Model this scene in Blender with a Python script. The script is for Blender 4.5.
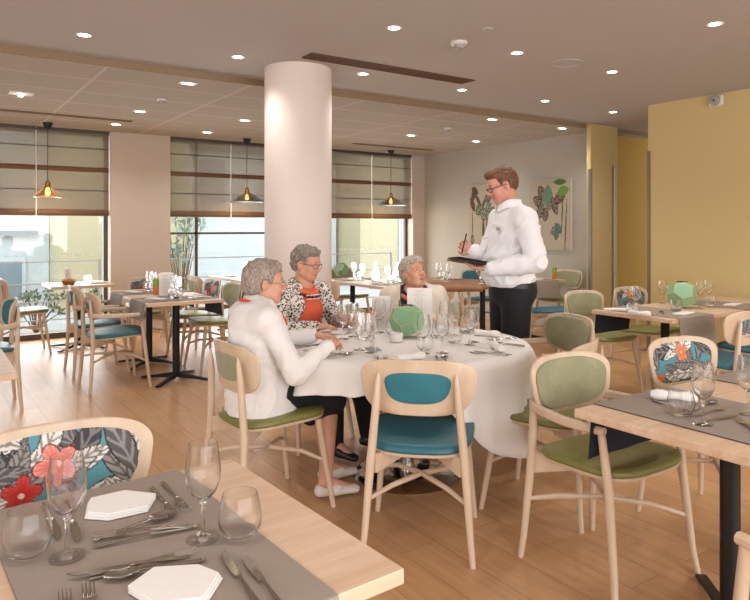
import bpy, math, random
import numpy as np
from mathutils import Vector, Matrix
random.seed(7); RNG = np.random.RandomState(5)
for o in list(bpy.data.objects): bpy.data.objects.remove(o)
SC = bpy.context.scene
COL = SC.collection
PI = math.pi

# ------------------------------------------------------------------ camera, world, light, exposure
CAM_H = 1.40; YAW = math.radians(34.3); FPX = 666.0
cam_d = bpy.data.cameras.new('camera'); cam = bpy.data.objects.new('camera', cam_d); COL.objects.link(cam)
cam.location = (0, 0, CAM_H); cam.rotation_euler = (PI/2, 0, -YAW)
cam_d.sensor_width = 36; cam_d.lens = 36*FPX/750; cam_d.shift_y = -72/750; cam_d.clip_start = .05
SC.camera = cam
SC.view_settings.view_transform = 'Standard'; SC.view_settings.look = 'None'
SC.view_settings.gamma = 1; SC.view_settings.use_curve_mapping = False
SC.view_settings.exposure = 0.75
world = bpy.data.worlds.new('world'); SC.world = world; world.use_nodes = True
wb = world.node_tree.nodes['Background']; wb.inputs[0].default_value = (.80, .90, 1.0, 1); wb.inputs[1].default_value = 2.6

def area_light(name, loc, rot, sx, sy, power, col):
    d = bpy.data.lights.new(name, 'AREA'); d.shape = 'RECTANGLE'; d.size = sx; d.size_y = sy; d.energy = power; d.color = col
    o = bpy.data.objects.new(name, d); COL.objects.link(o); o.location = loc; o.rotation_euler = rot
    return o
# unseen fill panels added before the closed walls behind and left of the camera
area_light('fill_back', (1.5, -2.9, 1.5), (PI/2, 0, 0), 8.0, 2.4, 190, (.97, .98, 1))
area_light('fill_left', (-3.4, 3.0, 1.5), (PI/2, 0, -PI/2), 7.0, 2.2, 60, (.96, .98, 1))
# daylight entering through the far windows
for k, wx in enumerate((1.17, 3.69, 6.15)):
    area_light('daylight_window', (wx, 9.55, 1.3), (PI/2, 0, PI), 1.7, 2.4, 42, (.93, .97, 1))

# ------------------------------------------------------------------ placing helpers (room frame: X along the windows, Y into the room)
SA, CA = math.sin(YAW), math.cos(YAW)
def at(px, py, h):
    z = FPX*(CAM_H-h)/(py-228.0); t = (px-375)/FPX*z
    return (SA*z+CA*t, CA*z-SA*t)
# ------------------------------------------------------------------ materials
def lin(c):
    if isinstance(c, str): c = tuple(int(c[i:i+2], 16) for i in (0, 2, 4))
    r = []
    for v in c[:3]:
        v /= 255.0; r.append(v/12.92 if v <= .04045 else ((v+.055)/1.055)**2.4)
    return (r[0], r[1], r[2], 1)
def mat(name, c, rough=.5, metal=0, bump=0, bscale=80, spec=.5, var=0, vscale=6, emit=None, estr=0, sheen=0):
    m = bpy.data.materials.new(name); m.use_nodes = True; nt = m.node_tree; b = nt.nodes['Principled BSDF']
    b.inputs['Base Color'].default_value = lin(c); b.inputs['Roughness'].default_value = rough
    b.inputs['Metallic'].default_value = metal; b.inputs['Specular IOR Level'].default_value = spec
    if sheen: b.inputs['Sheen Weight'].default_value = sheen
    if emit: b.inputs['Emission Color'].default_value = lin(emit); b.inputs['Emission Strength'].default_value = estr
    if bump or var:
        tc = nt.nodes.new('ShaderNodeTexCoord')
    if bump:
        n = nt.nodes.new('ShaderNodeTexNoise'); n.inputs['Scale'].default_value = bscale; n.inputs['Detail'].default_value = 3
        nt.links.new(tc.outputs['Object'], n.inputs['Vector'])
        bp = nt.nodes.new('ShaderNodeBump'); bp.inputs['Strength'].default_value = bump; bp.inputs['Distance'].default_value = .01
        nt.links.new(n.outputs['Fac'], bp.inputs['Height']); nt.links.new(bp.outputs['Normal'], b.inputs['Normal'])
    if var:
        n = nt.nodes.new('ShaderNodeTexNoise'); n.inputs['Scale'].default_value = vscale; n.inputs['Detail'].default_value = 4
        nt.links.new(tc.outputs['Object'], n.inputs['Vector'])
        mx = nt.nodes.new('ShaderNodeMix'); mx.data_type = 'RGBA'
        base = lin(c); mx.inputs[6].default_value = tuple(v*(1-var) for v in base[:3])+(1,)
        mx.inputs[7].default_value = tuple(min(1, v*(1+var)) for v in base[:3])+(1,)
        nt.links.new(n.outputs['Fac'], mx.inputs[0]); nt.links.new(mx.outputs[2], b.inputs['Base Color'])
    return m
def wood(name, c1, c2, scale=(2, 30, 30), rough=.45, bump=.05):
    m = bpy.data.materials.new(name); m.use_nodes = True; nt = m.node_tree; b = nt.nodes['Principled BSDF']
    tc = nt.nodes.new('ShaderNodeTexCoord'); mp = nt.nodes.new('ShaderNodeMapping'); mp.inputs['Scale'].default_value = scale
    n = nt.nodes.new('ShaderNodeTexNoise'); n.inputs['Scale'].default_value = 2.2; n.inputs['Detail'].default_value = 6; n.inputs['Roughness'].default_value = .6
    r = nt.nodes.new('ShaderNodeValToRGB'); r.color_ramp.elements[0].position = .35; r.color_ramp.elements[0].color = lin(c2)
    r.color_ramp.elements[1].position = .65; r.color_ramp.elements[1].color = lin(c1)
    nt.links.new(tc.outputs['Object'], mp.inputs['Vector']); nt.links.new(mp.outputs[0], n.inputs['Vector'])
    nt.links.new(n.outputs['Fac'], r.inputs[0]); nt.links.new(r.outputs[0], b.inputs['Base Color'])
    b.inputs['Roughness'].default_value = rough
    return m
def glass_mat(name, tint=(1, 1, 1), base=.018, edge=.8, rough=.02, power=3.0):
    """clear thin glass: see-through, with reflections that grow towards the rim"""
    m = bpy.data.materials.new(name); m.use_nodes = True; nt = m.node_tree
    for n in list(nt.nodes): nt.nodes.remove(n)
    out = nt.nodes.new('ShaderNodeOutputMaterial'); t = nt.nodes.new('ShaderNodeBsdfTransparent'); t.inputs[0].default_value = (*tint, 1)
    g = nt.nodes.new('ShaderNodeBsdfGlossy'); g.inputs['Roughness'].default_value = rough; g.inputs[0].default_value = (1, 1, 1, 1)
    lw = nt.nodes.new('ShaderNodeLayerWeight'); lw.inputs[0].default_value = .5
    mr = nt.nodes.new('ShaderNodeMapRange'); mr.inputs[1].default_value = 0; mr.inputs[2].default_value = 1; mr.inputs[3].default_value = base; mr.inputs[4].default_value = edge
    pw = nt.nodes.new('ShaderNodeMath'); pw.operation = 'POWER'; pw.inputs[1].default_value = power
    mx = nt.nodes.new('ShaderNodeMixShader')
    nt.links.new(lw.outputs['Facing'], pw.inputs[0]); nt.links.new(pw.outputs[0], mr.inputs[0]); nt.links.new(mr.outputs[0], mx.inputs[0])
    nt.links.new(t.outputs[0], mx.inputs[1]); nt.links.new(g.outputs[0], mx.inputs[2]); nt.links.new(mx.outputs[0], out.inputs[0])
    return m
def attr_mat(name, rough=.8, bump=0):
    m = bpy.data.materials.new(name); m.use_nodes = True; nt = m.node_tree; b = nt.nodes['Principled BSDF']
    a = nt.nodes.new('ShaderNodeAttribute'); a.attribute_name = 'Col'; nt.links.new(a.outputs['Color'], b.inputs['Base Color'])
    b.inputs['Roughness'].default_value = rough; b.inputs['Specular IOR Level'].default_value = .25
    return m
def blind_mat(name, c, alpha):
    m = bpy.data.materials.new(name); m.use_nodes = True; nt = m.node_tree
    for n in list(nt.nodes): nt.nodes.remove(n)
    out = nt.nodes.new('ShaderNodeOutputMaterial'); t = nt.nodes.new('ShaderNodeBsdfTransparent'); t.inputs[0].default_value = (.95, .93, .88, 1)
    d = nt.nodes.new('ShaderNodeBsdfDiffuse'); d.inputs[0].default_value = lin(c)
    tr = nt.nodes.new('ShaderNodeBsdfTranslucent'); tr.inputs[0].default_value = lin(c)
    m1 = nt.nodes.new('ShaderNodeMixShader'); m1.inputs[0].default_value = .35; m2 = nt.nodes.new('ShaderNodeMixShader'); m2.inputs[0].default_value = alpha
    nt.links.new(d.outputs[0], m1.inputs[1]); nt.links.new(tr.outputs[0], m1.inputs[2])
    nt.links.new(t.outputs[0], m2.inputs[1]); nt.links.new(m1.outputs[0], m2.inputs[2]); nt.links.new(m2.outputs[0], out.inputs[0])
    return m
M = {}
M['ash'] = wood('ash_wood', 'D6C0A8', 'C9B094', (6, 6, 1.2), .42)
M['top'] = wood('oak_table_top', 'DCC0A6', 'CDAC8E', (1.0, 14, 14), .4)
M['teal'] = mat('teal_leather', '296572', .42, bump=.1, bscale=60, var=.08)
M['tealback'] = mat('teal_velvet', '2A727E', .75, bump=.15, bscale=90, var=.2, vscale=9)
M['green'] = mat('olive_leather', '7C7A42', .42, bump=.1, bscale=60, var=.08)
M['greenback'] = mat('sage_velvet', '949270', .85, bump=.2, bscale=70, var=.28, vscale=12, sheen=.3)
M['floral'] = attr_mat('floral_fabric', .85)
M['black'] = mat('black_metal', '17181A', .45, metal=.2)
M['steel'] = mat('polished_steel', 'B9B5AE', .16, metal=1)
M['chrome'] = mat('chrome', 'C4C2BE', .12, metal=1)
M['runner'] = mat('taupe_runner', '96897E', .75, bump=.25, bscale=18, var=.08)
M['navy'] = mat('navy_backing', '1B2230', .85)
M['napkin'] = mat('white_napkin', 'E9E5E2', .9, bump=.15, bscale=60)
M['cloth'] = mat('white_cloth', 'EAE6E2', .9, bump=.12, bscale=12)
M['glass'] = mat('clear_glass', 'FFFFFF', .0); M['glass'].node_tree.nodes['Principled BSDF'].inputs['Transmission Weight'].default_value = 1; M['glass'].node_tree.nodes['Principled BSDF'].inputs['IOR'].default_value = 1.28
M['thin'] = glass_mat('clear_acrylic')
_nt = M['glass'].node_tree; _t = _nt.nodes.new('ShaderNodeBsdfTransparent'); _m = _nt.nodes.new('ShaderNodeMixShader'); _m.inputs[0].default_value = .9; _o = [n for n in _nt.nodes if n.type == 'OUTPUT_MATERIAL'][0]
_nt.links.new(_t.outputs[0], _m.inputs[1]); _nt.links.new(_nt.nodes['Principled BSDF'].outputs[0], _m.inputs[2]); _nt.links.new(_m.outputs[0], _o.inputs[0])
M['pane'] = glass_mat('window_glass', base=.03, edge=.3, power=1)
M['vase'] = mat('jade_glaze', '86B08A', .3, var=.12, vscale=14)
M['gold'] = mat('gold_line', 'C8C27E', .35, metal=.3)
M['brass'] = mat('brass', 'B08A3E', .3, metal=.9)
M['white'] = mat('white_plastic', 'DAD6D0', .4)
M['grey'] = mat('grey_plastic', '9C9A97', .5)
M['card'] = mat('menu_paper', 'E6E0DA', .8)
M['ink'] = mat('printed_ink', 'A89A98', .8)
M['orange'] = mat('orange_glass', 'C9772B', .3)
M['lime'] = mat('lime_glass', '7FA02A', .3)
# ------------------------------------------------------------------ mesh builder
class MB:
    def __init__(s): s.v = []; s.f = []; s.mi = []; s.m = 0
    def add(s, vs, fs):
        b = len(s.v); s.v += [tuple(p) for p in vs]
        for f in fs: s.f.append(tuple(i+b for i in f)); s.mi.append(s.m)
    def box(s, x0, x1, y0, y1, z0, z1):
        s.add([(x, y, z) for z in (z0, z1) for y in (y0, y1) for x in (x0, x1)],
              [(0, 2, 3, 1), (4, 5, 7, 6), (0, 1, 5, 4), (2, 6, 7, 3), (0, 4, 6, 2), (1, 3, 7, 5)])
    def rbox(s, x0, x1, y0, y1, z0, z1, b=.003):
        pts = [(x0+b, y0), (x1-b, y0), (x1, y0+b), (x1, y1-b), (x1-b, y1), (x0+b, y1), (x0, y1-b), (x0, y0+b)]
        cx, cy = (x0+x1)/2, (y0+y1)/2; R = []
        for z, k in ((z0, 1), (z0+b, 0), (z1-b, 0), (z1, 1)):
            R.append([(px+(b if px < cx else -b)*k*.7, py+(b if py < cy else -b)*k*.7, z) for px, py in pts])
        s.rings(R, True, True)
    def rings(s, R, cap0=False, cap1=False, close=True):
        n = len(R[0]); vs = [p for r in R for p in r]; fs = []
        for i in range(len(R)-1):
            for j in range(n if close else n-1):
                k = (j+1) % n; fs.append((i*n+j, i*n+k, (i+1)*n+k, (i+1)*n+j))
        if cap0: fs.append(tuple(range(n))[::-1])
        if cap1: fs.append(tuple((len(R)-1)*n+j for j in range(n)))
        s.add(vs, fs)
    def tube(s, pts, rad, n=10, cap=True, sx=1, sy=1):
        pts = [Vector(p) for p in pts]
        if not hasattr(rad, '__len__'): rad = [rad]*len(pts)
        R = []; up = None
        for i, p in enumerate(pts):
            t = (pts[min(i+1, len(pts)-1)]-pts[max(i-1, 0)]).normalized()
            if up is None: up = Vector((0, 0, 1)) if abs(t.z) < .9 else Vector((0, 1, 0))
            a = t.cross(up).normalized(); b = a.cross(t); up = b
            R.append([tuple(p+a*math.cos(2*PI*k/n)*rad[i]*sx+b*math.sin(2*PI*k/n)*rad[i]*sy) for k in range(n)])
        s.rings(R, cap, cap)
    def sweep(s, pts, w, h, upv=(0, 0, 1)):
        """rounded rectangular bar along a path"""
        pts = [Vector(p) for p in pts]; R = []; upv = Vector(upv)
        if not hasattr(w, '__len__'): w = [w]*len(pts)
        if not hasattr(h, '__len__'): h = [h]*len(pts)
        for i, p in enumerate(pts):
            t = (pts[min(i+1, len(pts)-1)]-pts[max(i-1, 0)]).normalized(); a = t.cross(upv).normalized(); b = a.cross(t)
            c = min(w[i], h[i])*.3; W = w[i]/2; H = h[i]/2
            R.append([tuple(p+a*x+b*y) for x, y in ((W-c, -H), (W, -H+c), (W, H-c), (W-c, H), (-W+c, H), (-W, H-c), (-W, -H+c), (-W+c, -H))])
        s.rings(R, True, True)
    def lathe(s, prof, n=24, c=(0, 0, 0), cap0=False, cap1=False):
        s.rings([[(c[0]+r*math.cos(2*PI*k/n), c[1]+r*math.sin(2*PI*k/n), c[2]+z) for k in range(n)] for r, z in prof], cap0, cap1)
    def plate(s, outline, prof, fn):
        """closed shape: prof = list of (scale, w); fn(u, v, w) -> 3D"""
        a, b = prof[0], prof[-1]
        prof = [(a[0]*q, a[1]) for q in (.02, .25, .5, .75) if a[0] > .3]+list(prof)+[(b[0]*q, b[1]) for q in (.75, .5, .25, .02) if b[0] > .3]
        R = [[fn(u*k, v*k, w) for u, v in outline] for k, w in prof]
        s.rings(R, True, True)
    def grid(s, nu, nv, fn):
        s.add([fn(i/(nu-1), j/(nv-1)) for j in range(nv) for i in range(nu)],
              [(j*nu+i, j*nu+i+1, (j+1)*nu+i+1, (j+1)*nu+i) for j in range(nv-1) for i in range(nu-1)])
    def build(s, name, mats, parent=None, smooth=True, loc=None, rz=None, angle=40):
        me = bpy.data.meshes.new(name); me.from_pydata(s.v, [], s.f)
        if not isinstance(mats, (list, tuple)): mats = [mats]
        for m in mats: me.materials.append(m)
        me.polygons.foreach_set('material_index', s.mi)
        if smooth:
            me.polygons.foreach_set('use_smooth', [True]*len(s.f)); me.update()
            try: me.set_sharp_from_angle(angle=math.radians(angle))
            except Exception: pass
        me.validate(); me.update()
        o = bpy.data.objects.new(name, me); COL.objects.link(o)
        if parent: o.parent = parent
        if loc: o.location = loc
        if rz is not None: o.rotation_euler[2] = rz
        return o
def tag(o, label=None, cat=None, group=None, kind=None):
    if label: o['label'] = label
    if cat: o['category'] = cat
    if group: o['group'] = group
    if kind: o['kind'] = kind
    return o
def thing(name, label, cat, loc=(0, 0, 0), rz=0, group=None):
    o = bpy.data.objects.new(name, None); COL.objects.link(o); o.empty_display_size = .1
    o.location = loc; o.rotation_euler = (0, 0, rz)
    return tag(o, label, cat, group)
CH = {}
def copy_tree(o, parent=None):
    c = o.copy(); COL.objects.link(c)
    if parent: c.parent = parent
    for ch in [x for x in o.children]: copy_tree(ch, c)
    return c
PROTO = {}
def put(key, maker, label, cat, loc, rz=0, group=None, tilt=None):
    """the first use builds the thing, later ones copy it with its parts"""
    if key not in PROTO: o = PROTO[key] = maker()
    else: o = copy_tree(PROTO[key])
    for k in ('label', 'category', 'group'):
        if k in o: del o[k]
    o.location = loc; o.rotation_euler = (tilt or 0, 0, rz)
    return tag(o, label, cat, group)
def struct(mb, name, m, smooth=False, parent=None):
    o = mb.build(name, m, parent, smooth=smooth)
    if parent is None: o['kind'] = 'structure'
    return o
def colour_attr(o, fn):
    me = o.data; n = len(me.vertices); co = np.empty(n*3, 'f'); me.vertices.foreach_get('co', co); co = co.reshape(-1, 3)
    rgb = fn(co); a = me.color_attributes.new('Col', 'FLOAT_COLOR', 'POINT')
    out = np.ones((n, 4), 'f'); out[:, :3] = np.where(rgb/255 <= .04045, rgb/255/12.92, ((rgb/255+.055)/1.055)**2.4)
    a.data.foreach_set('color', out.ravel())
# ------------------------------------------------------------------ setting
Y_WALL = 9.1; Y_STEP = 5.42; H_LOW = 2.655; H_HI = 2.705; X_GREY = 7.25; X_YEL = 6.40
def floor_mat():
    m = bpy.data.materials.new('oak_floor'); m.use_nodes = True; nt = m.node_tree; b = nt.nodes['Principled BSDF']; N = nt.nodes.new; L = nt.links.new
    tc = N('ShaderNodeTexCoord'); mp = N('ShaderNodeMapping'); mp.inputs['Rotation'].default_value = (0, 0, PI/2)
    br = N('ShaderNodeTexBrick'); br.inputs['Scale'].default_value = 1; br.inputs['Brick Width'].default_value = 1.15; br.inputs['Row Height'].default_value = .19
    br.inputs['Mortar Size'].default_value = .0016; br.inputs['Mortar Smooth'].default_value = .3; br.offset = .37
    br.inputs['Color1'].default_value = lin('CDA277'); br.inputs['Color2'].default_value = lin('BA8E64'); br.inputs['Mortar'].default_value = lin('8A6848')
    mp2 = N('ShaderNodeMapping'); mp2.inputs['Scale'].default_value = (16, 1.3, 1)
    n = N('ShaderNodeTexNoise'); n.inputs['Scale'].default_value = 2; n.inputs['Detail'].default_value = 6
    n2 = N('ShaderNodeTexNoise'); n2.inputs['Scale'].default_value = 1.1; n2.inputs['Detail'].default_value = 2
    r = N('ShaderNodeMapRange'); r.inputs[1].default_value = .3; r.inputs[2].default_value = .7; r.inputs[3].default_value = .90; r.inputs[4].default_value = 1.08
    mx = N('ShaderNodeMix'); mx.data_type = 'RGBA'; mx.blend_type = 'MULTIPLY'; mx.inputs[0].default_value = 1
    cb = N('ShaderNodeCombineColor')
    L(tc.outputs['Object'], mp.inputs[0]); L(mp.outputs[0], br.inputs['Vector']); L(tc.outputs['Object'], mp2.inputs[0]); L(mp2.outputs[0], n.inputs['Vector'])
    L(n.outputs['Fac'], r.inputs[0])
    for k in range(3): L(r.outputs[0], cb.inputs[k])
    L(br.outputs['Color'], mx.inputs[6]); L(cb.outputs[0], mx.inputs[7]); L(mx.outputs[2], b.inputs['Base Color'])
    b.inputs['Roughness'].default_value = .38; b.inputs['Specular IOR Level'].default_value = .4
    return m
def tile_mat():
    m = bpy.data.materials.new('perforated_ceiling'); m.use_nodes = True; nt = m.node_tree; b = nt.nodes['Principled BSDF']; N = nt.nodes.new; L = nt.links.new
    tc = N('ShaderNodeTexCoord'); br = N('ShaderNodeTexBrick'); br.offset = 0; br.inputs['Scale'].default_value = 1
    br.inputs['Brick Width'].default_value = 1.2; br.inputs['Row Height'].default_value = .6; br.inputs['Mortar Size'].default_value = .018; br.inputs['Mortar Smooth'].default_value = .4
    br.inputs['Color1'].default_value = lin('B4AA9C'); br.inputs['Color2'].default_value = lin('B1A799'); br.inputs['Mortar'].default_value = lin('CBBEB2')
    v = N('ShaderNodeTexVoronoi'); v.inputs['Scale'].default_value = 55; v.inputs['Randomness'].default_value = 0
    r = N('ShaderNodeValToRGB'); r.color_ramp.elements[0].position = .2; r.color_ramp.elements[0].color = (.35, .3, .26, 1); r.color_ramp.elements[1].position = .28; r.color_ramp.elements[1].color = (1, 1, 1, 1)
    mx = N('ShaderNodeMix'); mx.data_type = 'RGBA'; mx.blend_type = 'MULTIPLY'; mx.inputs[0].default_value = .5
    L(tc.outputs['Object'], br.inputs['Vector']); L(tc.outputs['Object'], v.inputs['Vector']); L(v.outputs['Distance'], r.inputs[0])
    L(br.outputs['Color'], mx.inputs[6]); L(r.outputs[0], mx.inputs[7]); L(mx.outputs[2], b.inputs['Base Color']); b.inputs['Roughness'].default_value = .9
    return m
M['floor'] = floor_mat(); M['tile'] = tile_mat()
M['plaster'] = mat('ceiling_plaster', 'B2ACA8', .9)
M['wallgrey'] = mat('wall_warm_grey', 'B4ADA1', .9)
M['wallpink'] = mat('wall_beige', 'CCBDB0', .9)
M['wallyel'] = mat('wall_yellow', 'CDB782', .9)
M['wallgold'] = mat('wall_gold', 'C09A4A', .9)
M['column'] = mat('column_paint', 'DCD0C8', .8)
M['dframe'] = mat('dark_frame', '4F463F', .5)
M['bframe'] = mat('brown_batten', '6E4E38', .6)
M['blind'] = blind_mat('blind_fabric', '867868', .66)
M['guard'] = mat('brushed_guard', '8E867A', .42, metal=.8); M['face'] = mat('ceiling_edge', '8F7A60', .9)

b = MB(); b.box(-4, 10, -3.2, 9.9, -.1, 0); struct(b, 'floor', M['floor'])
b = MB(); b.box(-4, 10, -3.2, Y_STEP, H_HI, H_HI+.12); struct(b, 'ceiling', M['plaster'])
b = MB(); b.box(-4, 10, Y_STEP+.012, 9.4, H_LOW, H_LOW+.19); lowc = struct(b, 'ceiling_lowered', M['tile'])
b = MB(); b.box(-4, 10, Y_STEP, Y_STEP+.012, H_LOW-.004, H_HI); struct(b, 'trim_1', M['face'])
# window wall piers
WINS = [(.30, 2.04), (2.82, 4.58), (5.30, 7.00)]
b = MB(); xs = [-4]+[x for w in WINS for x in w]+[X_GREY+.2]
for k in range(0, len(xs), 2): b.box(xs[k], xs[k+1], Y_WALL, Y_WALL+.3, 0, H_LOW)
struct(b, 'wall_back', M['wallpink'])
b = MB(); b.box(X_GREY, X_GREY+.15, Y_STEP+.03, Y_WALL, 0, H_LOW); struct(b, 'wall_right', M['wallgrey'])
b = MB(); b.box(6.92, 7.46, 5.36, 5.42, 0, H_HI); struct(b, 'wall_pillar', M['wallyel'])
b = MB(); b.box(X_GREY+.16, 10, 5.60, 5.77, 0, H_LOW); struct(b, 'wall_passage', M['wallgold'])
b = MB(); b.box(X_YEL, X_YEL+2.5, -3.2, 4.22, 0, H_HI); struct(b, 'wall_yellow', M['wallyel'])
b = MB(); b.box(9.9, 10, 4.2, 5.6, 0, H_HI); struct(b, 'wall_passage_end', M['wallgold'])
b = MB(); b.box(-4, -3.85, -3.2, 9.4, 0, H_HI); struct(b, 'wall_left', M['wallpink'])
b = MB(); b.box(-4, 10, -3.3, -3.15, 0, H_HI); struct(b, 'wall_front', M['wallpink'])
# steel corner guards
for k, (x, y, h) in enumerate(((6.915, 5.355, 2.14), (7.37, 5.352, 2.2), (6.395, 4.215, 2.22))):
    b = MB()
    if k < 2: b.box(x-.012, x+.022, y-.008, y+.03, .1, h)
    else: b.box(x-.005, x+.004, y-.022, y+.012, .1, h)
    struct(b, 'trim_%d' % (k+2), M['guard'])
# baseboards
b = MB(); b.box(2.04, 2.82, Y_WALL-.015, Y_WALL, 0, .1); b.box(4.58, 5.3, Y_WALL-.015, Y_WALL, 0, .1); struct(b, 'baseboard_back', M['wallpink'])
b = MB(); b.box(X_YEL-.015, X_YEL, -3, 4.22, 0, .09); struct(b, 'baseboard_right', M['wallyel'])
# windows: frames, mullions, panes, ring stickers, roman blinds
for k, (x0, x1) in enumerate(WINS):
    b = MB(); yb = Y_WALL+.16
    for xa, xb in ((x0, x0+.05), (x1-.05, x1)): b.box(xa, xb, yb, yb+.06, 0, H_LOW)
    b.box(x0, x1, yb, yb+.06, 0, .07); b.box(x0, x1, yb, yb+.06, H_LOW-.06, H_LOW)
    if k == 1: mx_ = x0+.42; b.box(mx_-.022, mx_+.022, yb, yb+.06, 0, H_LOW); b.box(x0, x1, yb, yb+.05, 1.31, 1.34)
    w = struct(b, 'window_%d' % (k+1), M['dframe'])
    g = MB(); g.box(x0+.05, x1-.05, yb+.025, yb+.031, .07, H_LOW-.06); g.build('pane', M['pane'], w, smooth=False)
    s_ = MB(); n = int((x1-x0-.2)/.055)
    for i in range(n):
        cx = x0+.12+i*.055; r1 = .018 if i % 2 == 0 else .007
        s_.rings([[(cx+r*math.cos(2*PI*q/10), yb+.02, 1.05+r*math.sin(2*PI*q/10)) for q in range(10)] for r in (r1, r1*.6)])
    s_.build('ring_stickers', M['white'], w, smooth=False)
    # blinds, two per window
    mid = [1.18, 3.71, 6.17][k]
    for xa, xb in ((x0+.01, mid-.006), (mid+.006, x1-.01)):
        yy = Y_WALL+.05
        t = thing('roman_blind', ['left', 'right'][xa > mid-.1]+' half of the sheer brown-grey roman blind '+['in the leftmost window', 'in the window left of the round column', 'in the window right of the round column'][k], 'blind', ((xa+xb)/2, yy, H_LOW))
        hw = (xb-xa)/2; H0 = H_LOW
        f = MB(); f.box(-hw, hw, -.003, .003, -(H0-1.62), -.03); f.build('fabric', M['blind'], t, smooth=False)
        f = MB(); f.rbox(-hw, hw, -.03, .02, 1.555-H0, 1.635-H0, .012); f.build('bottom_fold', M['bframe'], t)
        f = MB(); f.rbox(-hw, hw, -.012, .012, 2.12-H0, 2.18-H0, .004); f.build('middle_batten', M['bframe'], t)
        f = MB(); f.box(-hw, hw, -.02, .02, -.045, 0); f.build('head_rail', M['dframe'], t, smooth=False)
        for zz in (2.42, 1.88): f = MB(); f.box(-hw, hw, -.006, .004, zz-.006-H0, zz+.006-H0); f.build('rod', M['dframe'], t, smooth=False)
        if xa < mid-.1: f = MB(); f.tube([(hw, -.03, -.05), (hw, -.03, 1.55-H0)], .008, 6); f.build('cord', M['white'], t)
# ------------------------------------------------------------------ outside: street, facades, railings, shrubs
M['street'] = mat('street_paving', 'A8A8A4', .9, var=.1); M['facade'] = mat('pale_render', 'C4CCCC', .9, var=.1, vscale=1.2)
M['ochre'] = mat('ochre_render', 'B8AE8C', .9, var=.05); M['shut'] = mat('facade_glass', '7A8A92', .3); M['ledge'] = mat('facade_ledge', '6C7478', .8)
b = MB(); b.box(-12, 30, 9.4, 26, -.3, -.05); o = struct(b, 'ground', M['street'])
def building(label, x0, x1, y, h, m, wins, ledges=()):
    t = thing('building', label, 'building', (0, y, 0))
    b = MB(); b.box(x0, x1, 0, 3, -.3, h); b.build('wall', m, t, smooth=False)
    for xa, xb, za, zb in wins:
        f = MB(); f.box(xa-.06, xb+.06, -.05, 0, za-.06, zb+.06); fo = f.build('window', M['facade'], t, smooth=False)
        f = MB(); f.box(xa, xb, -.06, -.045, za, zb); f.build('window_glass', M['shut'], fo, smooth=False)
    for xa, xb, za, zb in ledges: f = MB(); f.box(xa, xb, -.12, 0, za, zb); f.build('ledge', M['ledge'], t, smooth=False)
building('pale grey rendered building outside the leftmost window', -8, 1.95, 13.5, 7, M['facade'],
         [(.1, .45, 1.75, 2.75), (.75, 1.1, 1.75, 2.75), (-.6, -.3, 1.75, 2.75), (-.8, 1.5, .1, .8)], [(-3, 1.75, 1.28, 1.35)])
building('ochre rendered wall outside right part of leftmost window', 1.96, 4.2, 12.4, 7, M['ochre'], [])
building('pale building seen behind the middle window', 4.3, 9.0, 15.0, 7, M['facade'], [(5.3, 5.9, 1.9, 3.0), (6.9, 7.5, 1.9, 3.0)], [(4.3, 9, 3.2, 3.3)])
building('cream building with blue-grey opening behind the right window', 9.1, 16, 14.0, 7, M['ochre'], [(10.35, 11.3, -.2, 2.4)])
for k, (x0, x1) in enumerate(WINS):
    t = thing('railing', 'thin grey horizontal railing outside '+['the leftmost window', 'the middle window', 'the right window'][k], 'railing', ((x0+x1)/2, 9.75, 0))
    hw = (x1-x0)/2
    for z in (.18, .42, .66, .95): f = MB(); f.tube([(-hw, 0, z), (hw, 0, z)], .009, 6); f.build('rail', M['grey'], t)
    for s in (-1, 1): f = MB(); f.box(s*hw-.015, s*hw+.015, -.015, .015, -.1, .97); f.build('post', M['grey'], t, smooth=False)
M['leaf'] = mat('pine_leaf', '5E6A48', .8, var=.3); M['bark'] = mat('bark', '6A5A48', .9)
M['treeleaf'] = mat('tree_leaf', '8FA392', .8, var=.3)
def shrub(label, x, y, h, r, n, leafm, z0=-.05):
    t = thing('shrub', label, 'plant', (x, y, z0)); st = MB(); lf = MB()
    for i in range(n):
        a = random.uniform(0, 2*PI); e = random.uniform(.3, 1); tip = Vector((math.cos(a)*r*e, math.sin(a)*r*e*.6, h*random.uniform(.45, 1)))
        st.tube([(0, 0, 0), tuple(tip*.5+Vector((0, 0, .05*h))), tuple(tip)], [.012, .008, .004], 5)
        for q in range(16):
            d = Vector((random.gauss(0, 1), random.gauss(0, 1), random.gauss(0, 1))).normalized()*random.uniform(.03, .07)*max(1, h)
            c = tip+d*.9; u = d.normalized(); w = u.orthogonal()*.016*max(1, h)
            lf.add([tuple(c-d*.6), tuple(c+w), tuple(c+d*.6), tuple(c-w)], [(0, 1, 2, 3)])
    st.build('stem', M['bark'], t); lf.build('foliage', leafm, t, smooth=False)
shrub('low spiky green shrub outside the leftmost window, below the small table', 1.3, 10.15, .62, .4, 13, M['leaf'])
shrub('spiky green shrub outside the leftmost window, nearer the beige pier', 2.2, 10.15, .6, .35, 12, M['leaf'])
shrub('pale green tree outside the left edge of the middle window', 3.75, 11.5, 1.9, .4, 22, M['treeleaf'])
# ------------------------------------------------------------------ column
b = MB(); b.lathe([(.275, 0), (.275, H_HI)], 64, (2.57, 4.89, 0)); struct(b, 'wall_column', M['column'], smooth=True)
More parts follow.
